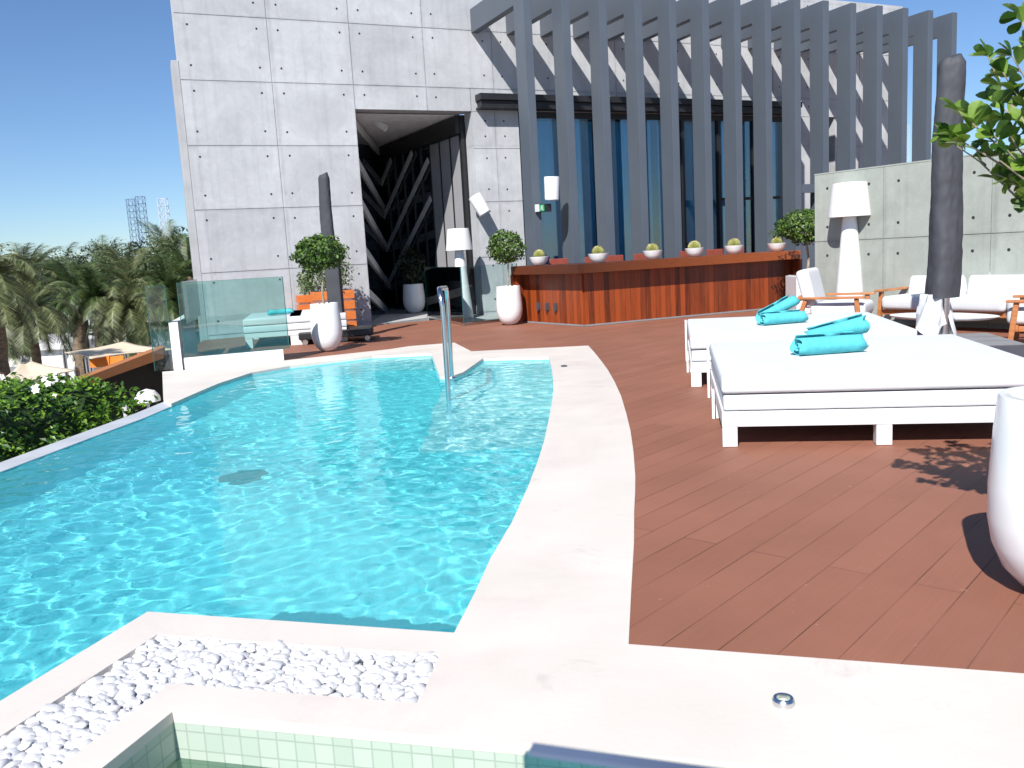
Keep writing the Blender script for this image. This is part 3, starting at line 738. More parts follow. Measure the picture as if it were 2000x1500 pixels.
posn = [Vector((.60, 15.98, 0)), None, None, None, None, None]
ks = [0, .32, 1.42, 2.31, 3.19, 4.18]
for i in range(6):
    o = cb if i == 0 else copy_tree(cb)
    p = Vector((.62, 16.0, 0)) if i == 0 else Vector((1.32, 15.19, 0))+dB*ks[i]+offp(P1, P2, .02)
    o.location = (p.x, p.y, 1.091); o.rotation_euler.z = i*1.1; o["label"] = labs[i]; s_ = [1, 1.02, 1.0, 1.0, 1.03, 1.0][i]; o.scale = (s_, s_, s_)

# ------------------------------------------------------------------ foliage builders
def leafcloud(n, center, rad, size, shell=.55, aspect=.5, squash=1.0, lump=.18, seed=0, droop=0, minz=None):
    rnd = random.Random(seed); b = MB(); C_ = Vector(center)
    for i in range(n):
        d_ = Vector((rnd.gauss(0, 1), rnd.gauss(0, 1), rnd.gauss(0, 1))).normalized()
        lum = 1+lump*mn.noise(d_*2.2+Vector((seed*3.1, 0, 0)))*2+lump*.6*mn.noise(d_*5+Vector((0, seed, 0)))
        r = (shell+(1-shell)*rnd.random()**.6)*lum
        p = C_+Vector((d_.x*rad[0], d_.y*rad[1], d_.z*rad[2]))*r
        if minz is not None and p.z < minz: continue
        up = (d_*.8+Vector((rnd.gauss(0, .6), rnd.gauss(0, .6), rnd.gauss(.2, .6)))).normalized()
        t = up.cross(Vector((rnd.gauss(0, 1), rnd.gauss(0, 1), rnd.gauss(0, 1)))).normalized(); s_ = up.cross(t)
        L = size*rnd.uniform(.7, 1.35); w_ = L*aspect
        b.add([p-t*L*.5, p-t*L*.1+s_*w_*.5+up*L*.05, p+t*L*.25+s_*w_*.42+up*L*.05, p+t*L*.55, p+t*L*.25-s_*w_*.42+up*L*.05, p-t*L*.1-s_*w_*.5+up*L*.05], [(0, 1, 2, 3), (0, 3, 4, 5)])
    return b
def pot(t, r=.235, h=.74, name="pot"):
    b = MB(); k = r/.235
    prof = [(0, 0), (.07*k, .0), (.13*k, .03*h/.74), (.185*k, .09*h/.74), (.222*k, .18*h/.74), (.238*k, .28*h/.74), (.238*k, .40*h/.74), (.226*k, .6*h/.74), (.214*k, h-.008), (.210*k, h), (.178*k, h), (.172*k, h-.01), (.172*k, h-.07)]
    b.lathe(prof, 56); b.build(name, GLOSSW, t, smooth=60)
    b = MB(); b.lathe([(.0, h-.062), (.1*k, h-.058), (.173*k, h-.066)][::-1], 24); b.build("soil", SOIL, t)
def stem(t, pts, rad, m=BARK): b = MB(); b.tube(pts, rad, 9); return b.build("trunk", m, t, smooth=60)

# topiary in white pot, left
t = thing("potted_topiary", "clipped round topiary in a tall white pot in front of the left umbrella", "potted tree", (-2.81, 13.42, 0)); pot(t)
stem(t, [(0, 0, .67), (-.02, .01, .9), (.015, -.01, 1.1), (-.02, 0, 1.4)], [.02, .016, .015, .012])
leafcloud(3000, (-.02, 0, 1.5), (.40, .36, .27), .05, .6, .55, seed=1, lump=.16).build("crown", TOPI, t)
leafcloud(260, (-.22, -.02, 1.15), (.15, .15, .26), .05, .1, .55, seed=9).build("hanging_foliage", PALE, t)
# topiary beside bar, left end
t = thing("potted_topiary", "small round topiary in a white pot at the left end of the bar", "potted tree", (.03, 16.5, 0)); pot(t, .245, .73)
stem(t, [(0, 0, .66), (.01, 0, .9), (.03, .0, 1.3)], [.018, .014, .012])
leafcloud(2200, (.0, 0, 1.46), (.35, .34, .31), .05, .6, .55, seed=2, lump=.15).build("crown", TOPI, t)
# topiary by the tall lamp, right, in a square pot
t = thing("potted_topiary", "wide flat topped topiary in a square white planter beside the tall lamp", "potted tree", (5.36, 15.56, 0))
b = MB(); b.box(-.30, .30, -.30, .30, 0, .66); b.box(-.26, .26, -.26, .26, .655, .672, 1); b.build("planter_box", [WHITE, SOIL], t, bevel=.012)
stem(t, [(0, 0, .64), (.02, 0, .95), (-.01, .02, 1.2), (.02, 0, 1.5)], [.03, .022, .02, .018])
b = leafcloud(3600, (.02, 0, 1.52), (.60, .46, .30), .055, .55, .55, seed=4, lump=.2); b.build("crown", TOPI, t)
b = MB()
for k in range(9):
    a = k*.7; b.tube([(.01, 0, 1.2), (.12*math.cos(a), .12*math.sin(a), 1.35), (.3*math.cos(a), .26*math.sin(a), 1.5)], [.012, .008, .004], 5)
b.build("branch", BARK, t)
# pot in the doorway with a dark plant
t = thing("potted_plant", "bluish white pot with a dark leafy plant inside the doorway", "potted plant", (-2.30, 21.6, 0)); pot(t, .27, .72)
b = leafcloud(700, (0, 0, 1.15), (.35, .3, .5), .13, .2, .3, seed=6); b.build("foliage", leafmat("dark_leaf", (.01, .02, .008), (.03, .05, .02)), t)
stem(t, [(0, 0, .6), (0, 0, 1.2)], .02)
# bushes in an orange slatted planter behind the umbrella
t = thing("slatted_planter", "orange wooden planter with white gaps and an unclipped shrub behind the left umbrella", "planter", (-3.50, 17.30, 0), R(20))
b = MB()
for k in range(4): b.box(-.35, .45, -.22, -.19, .02+k*.205, .185+k*.205)
for k in range(4): b.box(-.35, -.32, -.188, .22, .02+k*.205, .185+k*.205); b.box(.42, .45, -.188, .22, .02+k*.205, .185+k*.205)
b.build("slat", ORANGEW, t, bevel=.004)
b = MB(); b.box(-.315, .415, -.185, .2, .0, .79); b.box(-.31, .41, -.18, .2, .79, .80, 1); b.build("liner", [WHITE, SOIL], t)
leafcloud(2600, (.06, 0, 1.18), (.40, .3, .48), .05, .25, .5, seed=8, lump=.3, minz=.8).build("shrub", PALE, t)
t2 = thing("slatted_planter", "narrow orange slatted planter half hidden behind the white pot", "planter", (-4.00, 17.6, 0), R(20))
b = MB()
for k in range(4): b.box(-.22, .2, -.15, -.12, .02+k*.19, .17+k*.19); b.box(-.22, -.19, -.118, .15, .02+k*.19, .17+k*.19); b.box(.17, .2, -.118, .15, .02+k*.19, .17+k*.19)
b.build("slat", ORANGEW, t2, bevel=.004)
b = MB(); b.box(-.185, .165, -.115, .14, .0, .72); b.build("liner", WHITE, t2)
leafcloud(500, (0, 0, .95), (.2, .2, .3), .05, .2, .5, seed=12, minz=.72).build("shrub", PALE, t2)

# big pot with tree, right foreground
t = thing("potted_tree", "large white pot with a round leaved tree at the right edge of the deck", "potted tree", (1.975, 3.05, 0)); pot(t, .238, .74)
trunk = [(0, 0, .66), (.015, .01, .9), (.0, .02, 1.15), (.02, .0, 1.4)]
stem(t, trunk, [.022, .019, .017, .015])
br = MB(); lv = MB(); rnd = random.Random(21)
def bigleaf(b, p, d_, L):
    d_ = d_.normalized(); up = (Vector((rnd.gauss(0, .7), rnd.gauss(0, .7), 1))).normalized(); s_ = d_.cross(up).normalized(); up = s_.cross(d_)
    pr = [(0, .0), (.15, .12), (.4, .27), (.65, .36), (.85, .30), (.97, .14), (1.0, 0)]
    v = []; f = []
    for i, (a, w_) in enumerate(pr):
        c_ = p+d_*L*a-up*L*.10*a*a
        v += [c_-s_*L*w_+up*L*w_*.28, c_, c_+s_*L*w_+up*L*w_*.28]
    for i in range(len(pr)-1):
        k = i*3; f += [(k, k+1, k+4, k+3), (k+1, k+2, k+5, k+4)]
    b.add(v, f)
CR = Vector((.045, 0, 1.73))
for k in range(78):
    d_ = Vector((rnd.gauss(0, 1), rnd.gauss(0, 1), rnd.gauss(-.05, .85))).normalized()
    rr = rnd.uniform(.70, 1.05)*.41
    e = CR+Vector((d_.x*rr*1.05, d_.y*rr*1.05, d_.z*rr*.92)); s0 = Vector((.015, 0, rnd.uniform(1.25, 1.5)))
    mid = s0.lerp(e, .5)+Vector((rnd.uniform(-.04, .04), rnd.uniform(-.04, .04), rnd.uniform(-.05, .02)))
    q1 = s0.lerp(mid, .5)+Vector((rnd.uniform(-.02, .02),)*3)
    pts = [s0, q1, mid, mid.lerp(e, .55)+Vector((rnd.uniform(-.02, .02), rnd.uniform(-.02, .02), rnd.uniform(-.02, .02))), e]
    br.tube(pts, [.007, .0055, .0042, .0032, .0018], 5)
    for j in range(rnd.randint(11, 18)):
        a = rnd.random()**.6; pi = a*(len(pts)-1); i0 = min(int(pi), len(pts)-2); p = pts[i0].lerp(pts[i0+1], pi-i0)
        if (p-CR).length < .17: continue
        dd = (pts[i0+1]-pts[i0]).normalized()*.5+Vector((rnd.gauss(0, .6), rnd.gauss(0, .6), rnd.gauss(.25, .5)))
        bigleaf(lv, p, dd, rnd.uniform(.050, .080))
    for j in range(4): bigleaf(lv, e, d_*.6+Vector((rnd.gauss(0, .5), rnd.gauss(0, .5), rnd.gauss(.2, .5))), rnd.uniform(.052, .08))
# a bare drooping twig on the left underside
br.tube([(-.02, -.05, 1.38), (-.14, -.1, 1.42), (-.28, -.12, 1.52), (-.33, -.12, 1.56)], [.005, .004, .003, .002], 5)
br.build("branch", BARK, t, smooth=60); lv.build("foliage", BIGLEAF, t)

# ------------------------------------------------------------------ daybeds
def rcush(b, x0, x1, y0, y1, z0, z1, M=None): b.box(x0, x1, y0, y1, z0, z1, 0, M)
def daybed(label, locn, rz, group):
    t = thing("daybed", label, "daybed", locn, rz, group)
    b = MB(); Wd, D = 2.0, 2.03
    b.box(0, Wd, 0, .03, .135, .235); b.box(0, Wd, D-.03, D, .135, .235); b.box(0, .03, .031, D-.031, .135, .235); b.box(Wd-.03, Wd, .031, D-.031, .135, .235)
    for k in range(9): b.box(.031, Wd-.031, .06+k*.22, .2+k*.22, .205, .228)
    b.build("frame", WHITE, t, bevel=.004)
    for x in (0, .96, Wd-.1):
        for y in (0, D/2-.05, D-.1):
            l = MB(); l.box(x+.002, x+.098, y+.002, y+.098, 0, .133); l.build("leg", WHITE, t, bevel=.003)
    m1 = MB(); m1.box(.012, Wd-.012, .014, D-.012, .240, .343); m1.build("lower_mattress", CUSH, t, bevel=.018, smooth=60, seg=3)
    m2 = MB(); m2.box(.0, Wd, .0, D, .353, .475); m2.build("mattress", CUSH, t, bevel=.034, smooth=60, seg=5)
    for y_, h_ in ((1.88, .47), (.95, .22)): m3 = MB(); m3.box(-.028, -.006, y_, y_+.1, 0, h_); m3.build("side_post", WHITE, t, bevel=.003)
    return t
BR = math.atan2(-.19, .983)
d1 = daybed("low square white daybed nearest the pool edge, with crossed aqua towels", (1.37, 5.63, 0), BR, "white square daybeds on the deck")
d2 = daybed("low square white daybed behind the nearest one, near the wooden bar", (1.69, 8.12, 0), BR, "white square daybeds on the deck")
# rolled towels
def towel(label, p, ang, L=.42, r=.062, pitch=0):
    n = 74; v = []; f = []; prof = []
    for i in range(n+1):
        a = i/n*4*math.pi*1.05+.4; rr = .012+(r-.012)*(i/n)**.9; prof.append((rr*math.cos(a), rr*math.sin(a)))
    K = 9
    for k in range(K+1):
        x = -L/2+L*k/K
        for i, (y, z) in enumerate(prof):
            wob = 1+.05*mn.noise(Vector((x*9, y*20, z*20+ang)))
            v.append((x+(i/n)*.02*(1 if k == K else (-1 if k == 0 else 0))*math.sin(i*.5), y*wob*(1+.08*abs(x)/L), z*wob*.93))
    for k in range(K):
        for i in range(n): a = k*(n+1)+i; f.append((a, a+1, a+n+2, a+n+1))
    # loose flap on the free end
    y, z = prof[-1]
    k0 = len(v); v += [(-L*.05, y*1.0, z*.9), (L*.25, y*1.02, z*.9), (L*.10, y*1.1+.01, z*.9-.06)]; f.append((k0, k0+1, k0+2))
    b = MB(); b.add(v, f); o = b.build("rolled_towel", AQUA, smooth=80)
    md = o.modifiers.new("thick", 'SOLIDIFY'); md.thickness = .006
    o.location = p; o.rotation_euler = (0, pitch, ang); return tag(o, label, "towel", "rolled aqua towels")
towel("aqua rolled towel lying flat at the front of the nearest daybed", (2.37, 6.42, .475+.076), R(6), .50, .095)
towel("aqua rolled towel leaning across another on the nearest daybed", (2.49, 6.60, .475+.150), R(-24), .44, .095, R(-15))
towel("aqua rolled towel lying flat at the front of the daybed behind", (2.80, 8.86, .475+.070), R(14), .48, .082)
towel("aqua rolled towel leaning across another on the daybed behind", (2.80, 9.02, .475+.150), R(30), .50, .080, R(-17))

# loungers behind the left glass
def small_bed(label, locn, rz):
    t = thing("sun_lounger", label, "lounger", locn, rz, "white loungers left of the pool")
    b = MB(); b.box(0, .95, 0, 2.0, .17, .25); b.build("frame", WHITE, t, bevel=.006)
    for x in (0, .83):
        for y in (.0, 1.85):
            l = MB(); l.box(x+.004, x+.12, y+.004, y+.12, 0, .168); l.build("leg", WHITE, t, bevel=.004)
    m = MB(); m.box(-.01, .96, -.01, 2.0, .253, .37); m.build("lower_mattress", CUSH, t, bevel=.02, smooth=60)
    m = MB(); m.box(-.01, .96, -.01, 2.0, .374, .49); m.build("mattress", CUSH, t, bevel=.025, smooth=60)
    return t
small_bed("white lounger seen through the teal glass left of the pool", (-4.42, 14.55, 0), R(12))
small_bed("white lounger half hidden by the tall white pot", (-3.70, 14.70, 0), R(12))
towel("folded aqua towel on the white lounger behind the teal glass", (-3.98, 15.3, .55), R(20), .42, .06)

# ------------------------------------------------------------------ lamps
def floor_lamp(label, locn, k, group):
    t = thing("floor_lamp", label, "floor lamp", locn, 0, group)
    b = MB(); b.lathe([(0, 0), (.225*k, 0), (.235*k, .02), (.23*k, .12), (.165*k, .9*k), (.115*k, 1.45*k), (.095*k, 1.62*k)], 40); b.build("base", GLOSSW, t, smooth=60)
    b = MB(); b.lathe([(.312*k, 1.60*k), (.318*k, 1.605*k), (.25*k, 2.09*k), (.245*k, 2.10*k), (0, 2.10*k)], 44); b.lathe([(.0, 1.63*k), (.30*k, 1.62*k)], 44)
    b.build("shade", WHITE, t, smooth=50)
    return t
floor_lamp("giant white floor lamp beside the boundary wall and armchair", (5.22, 13.30, 0), 1.0, "giant white floor lamps")
floor_lamp("giant white floor lamp behind glass at the doorway", (-.96, 18.72, 0), .91, "giant white floor lamps")

# ------------------------------------------------------------------ umbrellas
def closed_umbrella(name, label, locn, h, z0, rw, lean, pole_r, seed):
    t = thing(name, label, "umbrella", locn, 0, "closed umbrellas in charcoal covers")
    rnd = random.Random(seed); n = 56; rows = 110; v = []; f = []
    for j in range(rows+1):
        a = j/rows; z = z0+(h-z0)*a
        rr = rw*(1-.26*a)
        if a > .97: rr *= 1-.35*(a-.97)/.03
        cx_ = lean*a+.012*math.sin(a*7); cy_ = .01*math.sin(a*5)
        for i in range(n):
            th = 2*math.pi*i/n
            fold = 1+.08*math.cos(3*th+a*3)+0.03*mn.noise(Vector((math.cos(th)*2, math.sin(th)*2, z*3+seed)))*2+.06*abs(mn.noise(Vector((math.cos(th)*1.5+z*1.2, math.sin(th)*1.5, z*4.5+seed))))+.02*mn.noise(Vector((math.cos(th)*4, math.sin(th)*4, z*11+seed)))*2
            v.append((cx_+rr*fold*math.cos(th), cy_+rr*fold*math.sin(th), z+(.03*math.sin(th*1+1) if j == rows else 0)))
    for j in range(rows):
        for i in range(n): q_ = j*n+i; r_ = j*n+(i+1) % n; f.append((q_, r_, r_+n, q_+n))
    f.append(tuple(range(rows*n, rows*n+n)))
    b = MB(); b.add(v, f); b.build("cover", COVER, t, smooth=70)
    b = MB(); b.tube([(lean*0+.02, 0, .0), (.02+lean*.9, 0, h-.1)], pole_r, 20); b.build("pole", STEEL, t, smooth=50)
    return t
U = closed_umbrella("cantilever_umbrella", "closed umbrella in a charcoal cover on a steel pole beside the sofa", (4.75, 9.52, 0), 3.13, .607, .172, .05, .056, 3)
# white canopy cloth spilling from under the cover
v = []; f = []; n = 30; rows = 12
for j in range(rows+1):
    a = j/rows
    for i in range(n):
        th = 2*math.pi*i/n; rr = .14+.06*a*(1+.6*math.sin(th*2+1))+.035*math.sin(th*7+a*3)
        v.append((-.07+.9*rr*math.cos(th)*1.0, .9*rr*math.sin(th), .65-a*(.40+.08*math.sin(th*3+2))))
for j in range(rows):
    for i in range(n):
        if 24 <= i <= 27: continue
        q_ = j*n+i; r_ = j*n+(i+1) % n; f.append((q_, r_, r_+n, q_+n))
b = MB(); b.add(v, f); o = b.build("canopy_cloth", CUSH, U, smooth=80)
b = MB(); b.lathe([(0, .163), (.14, .163), (.14, .175), (.07, .185), (.065, .2)], 24, 0, Matrix.Translation((.02, 0, 0))); b.build("foot_plate", STEEL, U, smooth=30)
b = MB(); Mb = Matrix.Translation((.42, -.92, 0)) @ Matrix.Rotation(R(-11), 4, 'Z') @ Matrix.Translation((-1.2, 0, 0))
for i_ in range(2):
    for j_ in range(3): b.box(.0+i_*.60, .596+i_*.60, .0+j_*.40, .396+j_*.40, .0, .15, 0, Mb)
for i_ in range(2):
    for j_ in range(3): b.box(.004+i_*.60, .592+i_*.60, .004+j_*.40, .392+j_*.40, .151, .161, 1, Mb)
b.build("base_slab", [BASED, BASEG], U, bevel=.004)
U2 = closed_umbrella("cantilever_umbrella", "closed umbrella in a charcoal cover rising behind the potted topiary", (-2.98, 15.1, 0), 2.84, .5, .125, .0, .04, 11)
b = MB(); b.box(-.10, .14, -.12, .12, .12, 1.42); b.build("post_sleeve", COVER, U2, bevel=.02)
b = MB(); Mb = Matrix.Rotation(R(8), 4, 'Z')
b.box(-.62, .62, -.42, .42, .09, .21, 0, Mb); b.box(-.2, .2, -.2, .2, .21, .27, 0, Mb); b.build("wheeled_base", BLACK, U2, bevel=.02)
for x in (-.52, .52):
    for y in (-.34, .34):
        wl = MB(); p = Mb @ Vector((x, y, .045)); wl.lathe([(0, -.015), (.045, -.015), (.045, .015), (0, .015)], 16, 0, Matrix.Translation(p) @ Matrix.Rotation(R(90), 4, 'X')); wl.build("castor", STEEL, U2)

# ------------------------------------------------------------------ sofa, armchairs, table
def cush(b, x0, x1, y0, y1, z0, z1, M=None): b.box(x0, x1, y0, y1, z0, z1, 0, M)
def seatset(name, cat, label, locn, rz, Wd, nseat, grp=None):
    """local x along the seat, front towards -y"""
    t = thing(name, label, cat, locn, rz, grp); D = .80
    for x in (0.04, Wd-.04):
        l = MB(); l.bar((x, -.02, 0), (x, .04, .52), .05, .055); l.build("leg", TEAK, t, bevel=.008)
        l = MB(); l.bar((x, D+.06, 0), (x, D-.12, .50), .05, .055); l.build("leg", TEAK, t, bevel=.008)
        a = MB(); s_ = -1 if x < .5 else 1
        a.prism([(x-.05, -.06), (x+.05, -.06), (x+.06, .25), (x+.035, D), (x-.035, D), (x-.06, .25)], .52, .548); a.build("armrest", TEAK, t, bevel=.008)
    fr = MB(); fr.box(.06, Wd-.06, .02, .06, .20, .27); fr.box(.06, Wd-.06, D-.10, D-.06, .20, .27); fr.box(.07, .11, .06, D-.1, .2, .26); fr.box(Wd-.11, Wd-.07, .06, D-.1, .2, .26)
    fr.build("frame", TEAK, t, bevel=.008)
    fr = MB(); fr.box(.066, Wd-.066, D-.06, D-.02, .50, .57); fr.build("back_rail", TEAK, t, bevel=.008)
    w_ = (Wd-.16)/nseat
    for k in range(nseat):
        c = MB(); cush(c, .08+k*w_+.004, .08+(k+1)*w_-.004, -.06, D-.16, .272, .46); c.build("seat_cushion", CUSH, t, bevel=.075, smooth=80, seg=5)
        M = Matrix.Translation((0, D-.16, .40)) @ Matrix.Rotation(R(-14), 4, 'X')
        c = MB(); cush(c, .08+k*w_+.004, .08+(k+1)*w_-.004, -.10, .07, .0, .52, M); c.build("back_cushion", CUSH, t, bevel=.07, smooth=80, seg=5)
    return t
SA = math.atan2(-.845, .535)
seatset("sofa", "sofa", "long white cushioned sofa with teak frame against the boundary wall", (5.22, 12.30, 0), SA, 2.75, 3)
seatset("armchair", "armchair", "white cushioned teak armchair in front of the tall floor lamp", (4.50, 11.15, 0), R(58), .86, 1, "teak armchairs")
seatset("armchair", "armchair", "white cushioned teak armchair cut off at the right edge", (5.88, 10.0, 0), R(-125), .82, 1, "teak armchairs")
t = thing("coffee_table", "low white oval coffee table in front of the sofa", "table", (5.15, 10.3, 0), SA)
b = MB(); b.lathe([(0, .295), (.40, .295), (.47, .315), (.48, .33), (0, .332)], 48, 0, Matrix.Diagonal((1.35, .8, 1, 1))); b.build("table_top", WHITE, t, smooth=40)
b = MB(); b.lathe([(.0, 0), (.20, 0), (.20, .02), (.05, .05), (.05, .295)], 24); b.build("pedestal", WHITE, t, smooth=40)

# ------------------------------------------------------------------ pool handrail
t = thing("pool_handrail", "tall stainless steel handrail standing in the pool entry", "handrail", (-.66, 8.9, 0))
b = MB(); pts = [(.035, -.52, -.8), (.035, -.52, .88)]
for k in range(1, 8): a = math.pi/2*k/7; pts.append((.033-.03*k/7, -.52+.16*(1-math.cos(a)), .88+.16*math.sin(a)))
for k in range(0, 8): a = math.pi/2*k/7; pts.append((0, .60+.16*math.sin(a), .88+.16*math.cos(a)-.03))
pts.append((-.01, .76, -.20))
b.tube(pts, .024, 14); b.build("rail", STEEL, t, smooth=60)
b = MB(); b.lathe([(0.03, .0), (.055, 0), (.05, .012), (.03, .016)], 20, 0, Matrix.Translation((-.01, .76, .001))); b.build("flange", STEEL, t, smooth=30)

# deck light and skimmer
t = thing("recessed_light", "small round metal light standing on the pale coping near the spa", "light", (.74, 2.37, 0))
b = MB(); b.lathe([(.026, .0005), (.030, .0), (.032, .018), (.028, .024), (.020, .024), (.019, .012)], 28, closed=True); b.build("ring", STEEL, t, smooth=35)
b = MB(); b.lathe([(0, .010), (.021, .011)], 24); b.build("lens", mat("lens_glass", (.5, .55, .45), .1), t)
t = thing("skimmer_plate", "tiny dark plate set into the coping near the far corner", "plate", (.62, 10.1, 0))
b = MB(); b.box(-.035, .035, -.05, .05, .001, .008); b.box(-.015, .015, -.03, .03, .008, .014); b.build("plate", BASED, t, bevel=.002)

# ------------------------------------------------------------------ glass balustrades
def pane(t, p, q, z0, z1, m, name="glass_panel", th=.018, edge=True):
    p = Vector((*p, 0)); q = Vector((*q, 0)); d_ = q-p; L = d_.length; d_.normalize(); n_ = Vector((-d_.y, d_.x, 0))
    M = Matrix((d_, n_, Vector((0, 0, 1)))).transposed().to_4x4(); M.translation = p
    b = MB(); b.box(0, L, -th/2, th/2, z0, z1, 0, M); o = b.build(name, m, t)
    if edge:
        e = MB(); e.box(-.010, 0-.0005, -th/2, th/2, z0, z1, 0, M); e.box(L+.0005, L+.010, -th/2, th/2, z0, z1, 0, M); e.box(0, L, -th/2, th/2, z1+.0005, z1+.004, 0, M); e.build("glass_edge", TEALEDGE, o)
    return o
t = thing("glass_balustrade", "teal glass balustrade on a white upstand beside the far left pool corner", "glass fence", (0, 0, 0))
pane(t, (-4.48, 11.965), (-3.17, 12.455), .168, 1.19, TEAL)
pane(t, (-4.86, 11.84), (-4.64, 11.92), .02, 1.17, CLEAR)
pane(t, (-4.47, 12.1), (-5.0, 14.2), .62, 1.20, TEAL)
b = MB(); b.prism([(-4.50, 11.94), (-3.24, 12.41), (-3.30, 12.57), (-4.56, 12.10)], .001, .165); b.prism([(-4.62, 11.87), (-4.505, 11.90), (-4.58, 12.1), (-5.1, 14.2), (-5.24, 14.2)], .001, .66)
b.build("upstand", STONEW, t, bevel=.006)
t = thing("glass_balustrade", "clear glass balustrade beside the doorway lamp and small topiary", "glass fence", (0, 0, 0))
pane(t, (-1.80, 19.6), (-.87, 16.92), .03, 1.13, TEAL); pane(t, (-.86, 16.90), (.22, 17.62), .03, 1.13, CLEAR)
b = MB(); b.bar((-1.8, 19.6, .03), (-.87, 16.92, .03), .05, .05); b.bar((-.86, 16.9, .03), (.22, 17.62, .03), .05, .05); b.build("channel", STEEL, t)
t = thing("glass_screen", "dark tinted glass screen corner in the nearest foreground above the spa", "glass screen", (0, 0, 0))
o = pane(t, (-.006, .62), (.62, .405), -.70, .969, glass("dark_tinted_glass", (.38, .60, .68), .10), th=.008, edge=False)
b = MB(); b.box(0, .63, -.006, .006, .970, .974, 0, Matrix.Translation((-.001, .62, 0)) @ Matrix.Rotation(math.atan2(-.215, .621), 4, 'Z')); b.build("glass_edge", mat("lavender_edge", (.09, .12, .19), .3), o)

# ------------------------------------------------------------------ hedge with white flowers outside the infinity edge
t = thing("flowering_hedge", "leafy green hedge with white flowers outside the infinity edge", "hedge", (-6.0, 8.0, -.6))
rnd = random.Random(5); hb = MB(); fb = MB(); wb = MB()
def hedge_top(x, y):
    d_ = (-4.15-x)
    return -.10+.34*min(1, d_/.45)+.28*math.exp(-((x+5.0)/.3)**2-((y-9.4)/.35)**2)+.22*mn.noise(Vector((x*1.3, y*1.3, 1)))*1.4+.10*mn.noise(Vector((x*4, y*4, 5)))+.06*max(0, min(3, d_-1))
N_ = 0
while N_ < 32000:
    x = rnd.uniform(-8.6, -4.12); y = rnd.uniform(4.0, 10.4)
    if x > -4.25+(y-6)*.04 or (y > 9.6-.35*(x+4.1) and rnd.random() < .8) or y > 10.2: continue
    top = hedge_top(x, y)-max(0, (y-9.6))*.25; z = top-abs(rnd.gauss(0, .17))
    N_ += 1
    p = Vector((x+6, y-8, z+.6)); up = Vector((rnd.gauss(.1, .6), rnd.gauss(-.3, .6), 1)).normalized()
    tt = up.cross(Vector((rnd.gauss(0, 1), rnd.gauss(0, 1), rnd.gauss(0, 1)))).normalized(); ss = up.cross(tt); L = rnd.uniform(.05, .10); w_ = L*.5
    hb.add([p-tt*L*.5, p+ss*w_*.5+up*L*.06, p+tt*L*.5, p-ss*w_*.5+up*L*.06], [(0, 1, 2, 3)])
hb.build("foliage", HEDGE, t)
b = MB(); gx, gy = 34, 46; vv = []; ff = []
for jj in range(gy+1):
    for ii in range(gx+1):
        x = -8.5+(4.12)*ii/gx; y = 4.0+6.0*jj/gy; x += .03*(y-6) if ii == gx else 0
        zt = hedge_top(x, y)-max(0, (y-9.6))*.25-.13+.05*mn.noise(Vector((x*9, y*9, 2)))
        if ii in (0, gx) or jj in (0, gy): zt = -2.6
        vv.append((x+6, y-8, zt+.6))
for jj in range(gy):
    for ii in range(gx): a = jj*(gx+1)+ii; ff.append((a, a+1, a+gx+2, a+gx+1))
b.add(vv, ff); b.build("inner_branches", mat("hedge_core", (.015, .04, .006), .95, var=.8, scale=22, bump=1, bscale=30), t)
for k in range(75):
    x = rnd.uniform(-8.2, -4.4); y = rnd.uniform(5, 9.3)
    if x > -4.35: continue
    z = hedge_top(x, y)-max(0, (y-9.6))*.25+.03; c = Vector((x+6, y-8, z+.6))
    a0_ = rnd.uniform(0, 6); nrm_ = Vector((rnd.gauss(.3, .4), rnd.gauss(-.7, .4), .7)).normalized(); u_ = nrm_.cross(Vector((0, 0, 1))).normalized(); v_ = nrm_.cross(u_)
    for m_ in range(5):
        a = a0_+m_*1.257; e1 = (u_*math.cos(a)+v_*math.sin(a)); e2 = nrm_.cross(e1)
        fb.add([c, c+e1*.022+e2*.016+nrm_*.008, c+e1*.042+nrm_*.004, c+e1*.022-e2*.016+nrm_*.008], [(0, 1, 2, 3)])
fb.build("flowers", FLOWER, t)

# ------------------------------------------------------------------ palms and garden beyond
def palm_crown(b, c, rad, nf, rnd, droop=1.0, leaf=.42):
    for k in range(nf):
        az = rnd.uniform(0, 2*math.pi); el = rnd.uniform(-.25, 1.4)
        d_ = Vector((math.cos(az)*math.cos(el), math.sin(az)*math.cos(el), math.sin(el))); L = rad*rnd.uniform(.8, 1.15)
        p = Vector(c); pts = [p.copy()]; n = 10
        for j in range(n):
            d_ = (d_+Vector((0, 0, -1))*droop*(.05+.018*j)).normalized(); p = p+d_*L/n; pts.append(p.copy())
        side = Vector((-math.sin(az), math.cos(az), 0))
        for j in range(n):
            a0_, a1_ = pts[j], pts[j+1]; tdir = (a1_-a0_).normalized()
            upv = side.cross(tdir)
            b.add([a0_-side*.012, a0_+side*.012, a1_+side*.009, a1_-side*.009], [(0, 1, 2, 3)])
            for q_ in range(6):
                if j == 0 and q_ < 3: continue
                s0 = a0_.lerp(a1_, q_/6); ll = leaf*math.sin(math.pi*(.12+.8*(j+q_/6)/n))**.7*rnd.uniform(.8, 1.1)
                for sg in (-1, 1):
                    dl = (side*sg*.75+tdir*.65+upv*rnd.uniform(.05, .35)+Vector((0, 0, -.05))).normalized()
                    e = s0+dl*ll; wv = tdir*.011
                    b.add([s0-wv, s0+wv, e], [(0, 1, 2)])
